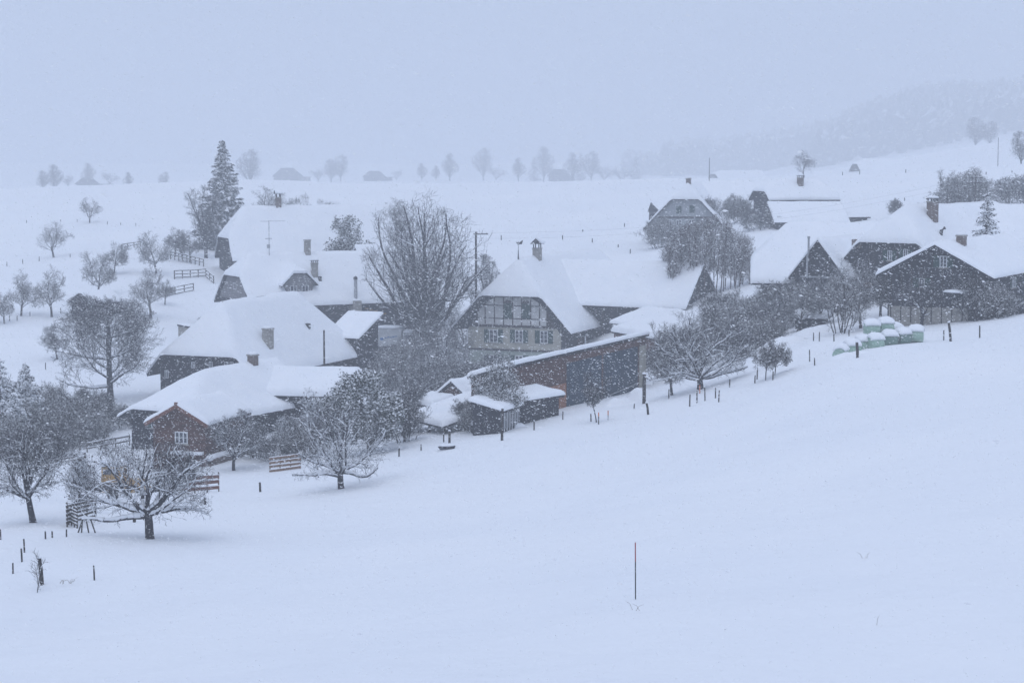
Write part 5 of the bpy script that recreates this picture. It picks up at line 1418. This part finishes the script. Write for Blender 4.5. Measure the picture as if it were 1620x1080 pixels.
# ------------------------------------------------------------------ wrapped silage bales under snow
def bale(px, D, lift, rz, mat, label, group=None, tip=0.0, r=.62, L=1.2, capz=.34):
    rz += math.pi / 2; g = GD(px, D); root = thing('silage_bale', label, 'bale', g + Vector((0, 0, lift * .82 - .24)), rz, group)
    n = 20; prof = [(-L/2, .02), (-L/2, r * .86), (-L/2 + .05, r * .96), (-L/2 + .14, r), (L/2 - .14, r * 1.01), (L/2 - .05, r * .96), (L/2, r * .86), (L/2, .02)]
    m = MB(); vs = []
    for y, q in prof:
        for i in range(n):
            t = 2 * math.pi * i / n; k = q * (1 - .05 * max(0, -math.sin(t))) * (1 + .012 * math.sin(5 * t + px))
            vs.append((k * math.cos(t), y, k * math.sin(t) + r * .93))
    fs = [(a*n+i, a*n+(i+1) % n, (a+1)*n+(i+1) % n, (a+1)*n+i) for a in range(len(prof) - 1) for i in range(n)]
    fs = [f[::-1] for f in fs]
    m.add(vs, fs).build('wrapped_bale', M[mat], root, True)
    # snow cushion draped over the top
    sm = MB(); vs = []; K = 12; J = 9
    for j in range(J):
        y = -L/2 - .07 + (L + .14) * j / (J - 1)
        for i in range(K):
            t = math.pi * (.2 + .6 * i / (K - 1))
            e = math.sin(math.pi * j / (J - 1)) ** .5; th = capz * (math.sin(t) ** 1.3) * (.35 + .65 * e) + .03
            rr = r + th * (1 + .25 * mnoise.noise(Vector((i * .5 + px, j * .5, D))))
            vs.append((rr * math.cos(t), y, rr * math.sin(t) + r * .93))
    o = len(vs)
    for j in range(J):
        y = -L/2 - .07 + (L + .14) * j / (J - 1)
        for i in range(K):
            t = math.pi * (.2 + .6 * i / (K - 1)); vs.append(((r - .03) * math.cos(t), y, (r - .03) * math.sin(t) + r * .93))
    fs = []
    for j in range(J - 1):
        for i in range(K - 1):
            a = j * K + i; fs += [(a, a + K, a + K + 1, a + 1), (o + a, o + a + 1, o + a + K + 1, o + a + K)]
        fs += [(j*K, o+j*K, o+(j+1)*K, (j+1)*K), (j*K+K-1, (j+1)*K+K-1, o+(j+1)*K+K-1, o+j*K+K-1)]
    for i in range(K - 1):
        fs += [(i, i+1, o+i+1, o+i), ((J-1)*K+i+1, (J-1)*K+i, o+(J-1)*K+i, o+(J-1)*K+i+1)]
    sm.add(vs, fs).build('snow_cap', M['snow'], root, True)
    return root
for px, D, lift, rz, mat, lab in (
    (1333, 163, -.35, 1.2, 'bale', 'outermost wrapped bale almost swallowed by the drift'), (1350, 165, -.3, .3, 'bale', 'second wrapped bale sunk in the snow drift'),
    (1368, 166.5, -.2, .2, 'bale', 'pale green bale behind the thick capped post'), (1387, 166, -.15, .35, 'bale', 'pale green bale beside two dark ones in the lower row'),
    (1409, 168, -.12, .2, 'bale_dark', 'dark grey-green bale in the middle of the lower row'), (1430, 169, -.12, .5, 'bale_dark', 'second dark grey-green bale, half drifted in'),
    (1452, 169.5, .0, -.3, 'bale', 'clean-edged pale green bale ending the lower row'), (1381, 168.5, 1.15, .1, 'bale', 'upper bale standing clear on top of the stack'),
    (1403, 169.5, 1.1, .2, 'bale', 'upper bale beside the clear one with a thick snow hood'),
    (1394, 171.5, .1, .4, 'bale', 'hidden rear bale carrying the upper pair'), (1418, 172, .25, .4, 'bale', 'rear bale under the snow hood beside the upper pair')):
    bale(px, D, lift, rz, mat, lab)

# ------------------------------------------------------------------ vehicles half hidden by trees
def wheel(root, x, y, z, r, w):
    t = MB().tube([(x - w/2, y, z), (x + w/2, y, z)], r, 16).build('wheel', M['tyre'], root, False)
    MB().tube([(x - w/2 - .01, y, z), (x + w/2 + .01, y, z)], r * .55, 12).build('rim', M['metal'], t)
def truck():
    a = GD(612, 266); root = thing('delivery_truck', 'white box truck with a blue emblem parked behind snowy shrubs', 'truck', a, math.radians(-8))
    def bx(nm, x0, x1, y0, y1, z0, z1, m, par=None): return MB().box(x0, x1, y0, y1, z0, z1).build(nm, M[m], par or root)
    box = bx('cargo_box', -1.6, 1.9, 0, 2.3, .95, 3.3, 'white_paint')
    bx('box_rim', -1.66, 1.96, -.04, 2.34, 3.3, 3.38, 'metal', box)
    dome(.15, 1.15, 3.382, 1.75, 1.15, .3, 14).build('box_snow', M['snow'], box, True)
    cb = MB().add([(2.1,0.05,.7),(4.2,.05,.7),(4.2,.05,1.75),(3.7,.05,2.75),(2.1,.05,2.85),(2.1,2.25,.7),(4.2,2.25,.7),(4.2,2.25,1.75),(3.7,2.25,2.75),(2.1,2.25,2.85)],
        [(0,1,2,3,4),(9,8,7,6,5),(0,5,6,1),(1,6,7,2),(2,7,8,3),(3,8,9,4),(4,9,5,0)]).build('cab', M['white_paint'], root)
    MB().add([(2.5,.02,1.75),(3.9,.02,1.75),(3.6,.02,2.5),(2.5,.02,2.5),(2.5,.06,1.75),(3.9,.06,1.75),(3.6,.06,2.5),(2.5,.06,2.5)], [(0,1,2,3),(7,6,5,4),(0,4,5,1),(1,5,6,2),(2,6,7,3),(3,7,4,0)]).build('side_window', M['glass'], cb)
    dome(2.9, 1.15, 2.8, .85, 1.05, .25, 12).build('cab_snow', M['snow'], cb, True)
    bx('chassis', -1.5, 4.1, .3, 2.0, .55, .93, 'dark_metal')
    for x in (-.6, 3.3):
        for y in (.12, 2.18): 
            t = MB().tube([(x, y - .14, .45), (x, y + .14, .45)], .46, 16).build('wheel', M['tyre'], root)
            MB().tube([(x, y - .16, .45), (x, y + .16, .45)], .24, 12).build('rim', M['metal'], t)
    # blue emblem: a blob with a wavy streak
    n = 12; vs = [(-.75 + .26 * math.cos(6.283*i/n), -.03, 1.95 + .18 * math.sin(6.283*i/n)) for i in range(n)]
    vs += [(x, .01, z) for x, y, z in vs]
    MB().add(vs, [tuple(range(n))[::-1], tuple(range(n, 2*n))] + [(i, (i+1) % n, n + (i+1) % n, n + i) for i in range(n)]).build('emblem', M['blue_print'], box)
    for i in range(5):
        x = -.4 + i * .36; z = 2.02 + .05 * i + .04 * math.sin(i * 2)
        MB().box(x, x + .3, -.025, .01, z, z + .12 + .04 * (i % 2)).build('emblem_streak', M['blue_print'], box)
truck()
def yellow_loader():
    g = GD(170, 150) - Vector((0, 0, .35)); root = thing('yellow_loader', 'yellow farm loader with snow on its cab roof behind the wide apple tree', 'loader', g, math.radians(-12))
    MB().add([(-.9,0,.7),(.75,0,.7),(.75,0,1.5),(.6,0,2.35),(-.8,0,2.35),(-.9,1.3,.7),(.75,1.3,.7),(.75,1.3,1.5),(.6,1.3,2.35),(-.8,1.3,2.35)],
        [(0,1,2,3,4),(9,8,7,6,5),(0,5,6,1),(1,6,7,2),(2,7,8,3),(3,8,9,4),(4,9,5,0)]).build('cab', M['yellow'], root)
    MB().box(.1, .55, -.03, .02, 1.7, 2.1).build('side_window', M['glass'], root)
    MB().box(-.7, -.05, -.03, .02, 1.7, 2.1).build('side_window', M['glass'], root)
    dome(-.1, .65, 2.352, 1.0, .8, .5, 14).build('roof_snow', M['snow'], root, True)
    MB().box(.78, 2.4, .1, 1.2, .65, 1.3).build('hood', M['yellow'], root)
    MB().box(-1.6, 2.0, .2, 1.1, .4, .64).build('chassis', M['dark_metal'], root)
    for x in (-.5, 1.7):
        for y in (.05, 1.25):
            t = MB().tube([(x, y - .15, .45), (x, y + .15, .45)], .5, 16).build('wheel', M['tyre'], root)
            MB().tube([(x, y - .17, .45), (x, y + .17, .45)], .26, 12).build('rim', M['yellow'], t)
    MB().beam((2.2, .3, .9), (3.3, .3, .35), .12, .16).build('loader_arm', M['yellow'], root)
    MB().beam((2.2, 1.0, .9), (3.3, 1.0, .35), .12, .16).build('loader_arm', M['yellow'], root)
    MB().add([(3.2,-.2,.05),(3.9,-.2,.05),(3.3,-.2,.75),(3.2,1.5,.05),(3.9,1.5,.05),(3.3,1.5,.75)], [(0,1,2),(5,4,3),(0,3,4,1),(1,4,5,2),(2,5,3,0)]).build('bucket', M['dark_metal'], root)
yellow_loader()
def trailer():
    g = GD(128, 140); root = thing('flat_trailer', 'flat weathered hay trailer under snow behind the spindly orchard sapling', 'trailer', g, math.radians(4))
    MB().box(-.9, 2.6, 0, 1.5, .78, .96).build('deck', M['wood'], root)
    for i in range(2): MB().box(-.9, 2.6, -.04, .0, .97 + i * .2, 1.12 + i * .2).build('side_board', M['rail'], root)
    dome(.85, .75, .962, 1.7, .72, .22, 14).build('deck_snow', M['snow'], root, True)
    for x in (-.2, 1.9):
        t = MB().tube([(x, -.05, .36), (x, .15, .36)], .38, 14).build('wheel', M['tyre'], root); MB().tube([(x, -.07, .36), (x, .17, .36)], .2, 10).build('rim', M['metal'], t)
trailer()
def crate():
    g = G(757, 683); root = thing('covered_crate', 'low dark crate wearing a cushion of snow beside the carport', 'crate', g, .2)
    for i in range(3): MB().box(-.55, .55, -.4, -.36, .02 + i * .2, .18 + i * .2).build('slat', M['rail'], root)
    MB().box(-.54, .54, -.355, .4, -.2, .6).build('body', M['wood'], root)
    dome(0, 0, .602, .62, .46, .42, 14).build('snow_cap', M['snow'], root, True)
    g = G(708, 709); root = thing('feed_trough', 'shallow trough full of snow sunk in the field below the carport', 'trough', g, .12)
    MB().add([(-.6,-.25,-.05),(.5,-.25,.0),(.6,-.3,.22),(-.75,-.3,.12),(-.6,.25,-.05),(.5,.25,0),(.6,.3,.22),(-.75,.3,.12)], [(3,2,1,0),(4,5,6,7),(0,1,5,4),(1,2,6,5),(3,0,4,7),(2,3,7,6)]).build('basin', M['wood'], root)
    dome(-.05, 0, .19, .62, .27, .16, 12).build('trough_snow', M['snow'], root, True)
crate()
# ploughed snow heaps along the lane at the machine shed corner and under the bales
def heap(px, py, a, b, h, label, seed):
    g = G(px, py); m = MB(); n, r = 18, 7; vs = []
    for j in range(r):
        f = 1 - j / (r - 1); hh = h * (1 - f ** 2.2)
        for i in range(n):
            t = 6.283 * i / n; k = 1 + .35 * mnoise.noise(Vector((math.cos(t) * 1.6 + seed, math.sin(t) * 1.6, j * .35)))
            vs.append((a * f * k * math.cos(t), b * f * k * math.sin(t), hh * (1 + .3 * mnoise.noise(Vector((math.cos(t) * f * 3, math.sin(t) * f * 3, seed)))) - .25 + gz(g.x + a * f * k * math.cos(t), g.y + b * f * k * math.sin(t)) - g.z))
    fs = [(j*n+i, j*n+(i+1) % n, (j+1)*n+(i+1) % n, (j+1)*n+i) for j in range(r - 1) for i in range(n)]
    o = m.add(vs, fs).build('snow_heap', M['snow'], None, True); o.location = g
    tag(o, label, 'snow heap')
heap(1012, 628, 1.5, 1.0, 1.1, 'blocky ploughed snow heap beside the thick gatepost', 1)
heap(975, 640, 1.9, 1.0, .8, 'long ploughed snow heap before the blue shed sheeting', 2)
heap(800, 676, 2.2, 1.2, .7, 'ploughed snow mound before the greenhouse', 3)
heap(1230, 548, 3.0, 1.6, 1.0, 'high snow bank behind the bent young fruit tree', 4)
heap(1285, 528, 3.6, 1.6, .9, 'long snow bank below the many-stemmed hazel', 5)
heap(1340, 562, 2.2, .9, .5, 'low drift banked against the outer wrapped bales', 7)
heap(1418, 557, 3.2, .8, .38, 'low drift along the foot of the wrapped bales', 8)
heap(1180, 560, 2.6, 1.6, .9, 'snow bank right of the broad apple tree', 6)
# dry grass and weeds poking through the snow
def tuft(px, py, n, h, label):
    g = G(px, py); m = MB()
    for i in range(n):
        a = RNG.uniform(0, 6.28); x, y = RNG.gauss(0, .25), RNG.gauss(0, .1); hh = h * RNG.uniform(.5, 1.1)
        m.tube([(x, y, -.05), (x + .1 * math.cos(a), y, hh * .6), (x + .28 * math.cos(a), y, hh)], [.009, .007, .003], 3, False)
    o = m.build('grass_tuft', M['grass']); o.location = g; tag(o, label, 'grass')
    kind(o, 'stuff')
for px, py, n, h, lab in ((108, 921, 14, .2, 'dry grass fringe right of the thick leaning post'), (1012, 962, 3, .34, 'bent weed stalk below the snow pole'), (1373, 880, 3, .18, 'withered weed stalks on the open field'), (1390, 990, 1, .38, 'lone dry stalk low on the field')):
    tuft(px, py, n, h, lab)

# ------------------------------------------------------------------ falling snow between the eye and the village
def falling_snow():
    rs = np.random.RandomState(3); n = 300000
    y = 18 + 150 * rs.random(n) ** .62
    x = (rs.random(n) * 2 - 1) * (.30 * y + 5); z = ZC + (rs.random(n) * (.14 + .30) - .30) * y
    gr = ground_np(x, y); ok = z > gr + .3
    x, y, z = x[ok], y[ok], z[ok]; n = len(x)
    C = np.stack([x, y, z], 1)
    s = np.exp(rs.normal(math.log(.0076), .34, n)) * (.55 + y / 110.)
    d = np.stack([np.ones(n), rs.normal(0, .3, n), -.10 + rs.normal(0, .22, n)], 1); d /= np.linalg.norm(d, axis=1, keepdims=True)
    q = np.cross(d, np.array([0, 0, 1.])); q /= np.linalg.norm(q, axis=1, keepdims=True); p = np.cross(q, d)
    el = rs.uniform(1.8, 3.6, (n, 1)); s = s[:, None]
    # each flake is a thin ragged plate, turned at random about its long axis
    t = rs.uniform(0, 3.14, (n, 1)); e = q * np.cos(t) + p * np.sin(t)
    V = np.stack([C - d * s * el, C - d * s * .3 + e * s * rs.uniform(.7, 1.2, (n, 1)), C + d * s * el, C + d * s * .2 - e * s * rs.uniform(.7, 1.2, (n, 1))], 1).reshape(-1, 3)
    T = np.arange(n * 4).reshape(-1, 4)
    o = link('falling_snow', np_mesh('falling_snow', V, T, M['flake']))
    o['label'] = 'dense flurry of falling snowflakes'; o['category'] = 'snowfall'
    kind(o, 'stuff')
falling_snow()
# ------------------------------------------------------------------ the snowy air: even haze
def haze():
    m = bpy.data.materials.new('snowy_air'); m.use_nodes = True
    t = m.node_tree; t.nodes.clear()
    o = t.nodes.new('ShaderNodeOutputMaterial'); v = t.nodes.new('ShaderNodeVolumePrincipled')
    v.inputs['Color'].default_value = (0.95, 0.97, 1.0, 1)
    v.inputs['Density'].default_value = HAZE
    v.inputs['Anisotropy'].default_value = 0.25
    t.links.new(v.outputs[0], o.inputs['Volume'])
    b = MB().box(-3600, 3600, -260, 3100, -8, 190)
    kind(b.build('haze', m), 'stuff')
HAZE = 0.00102
haze()
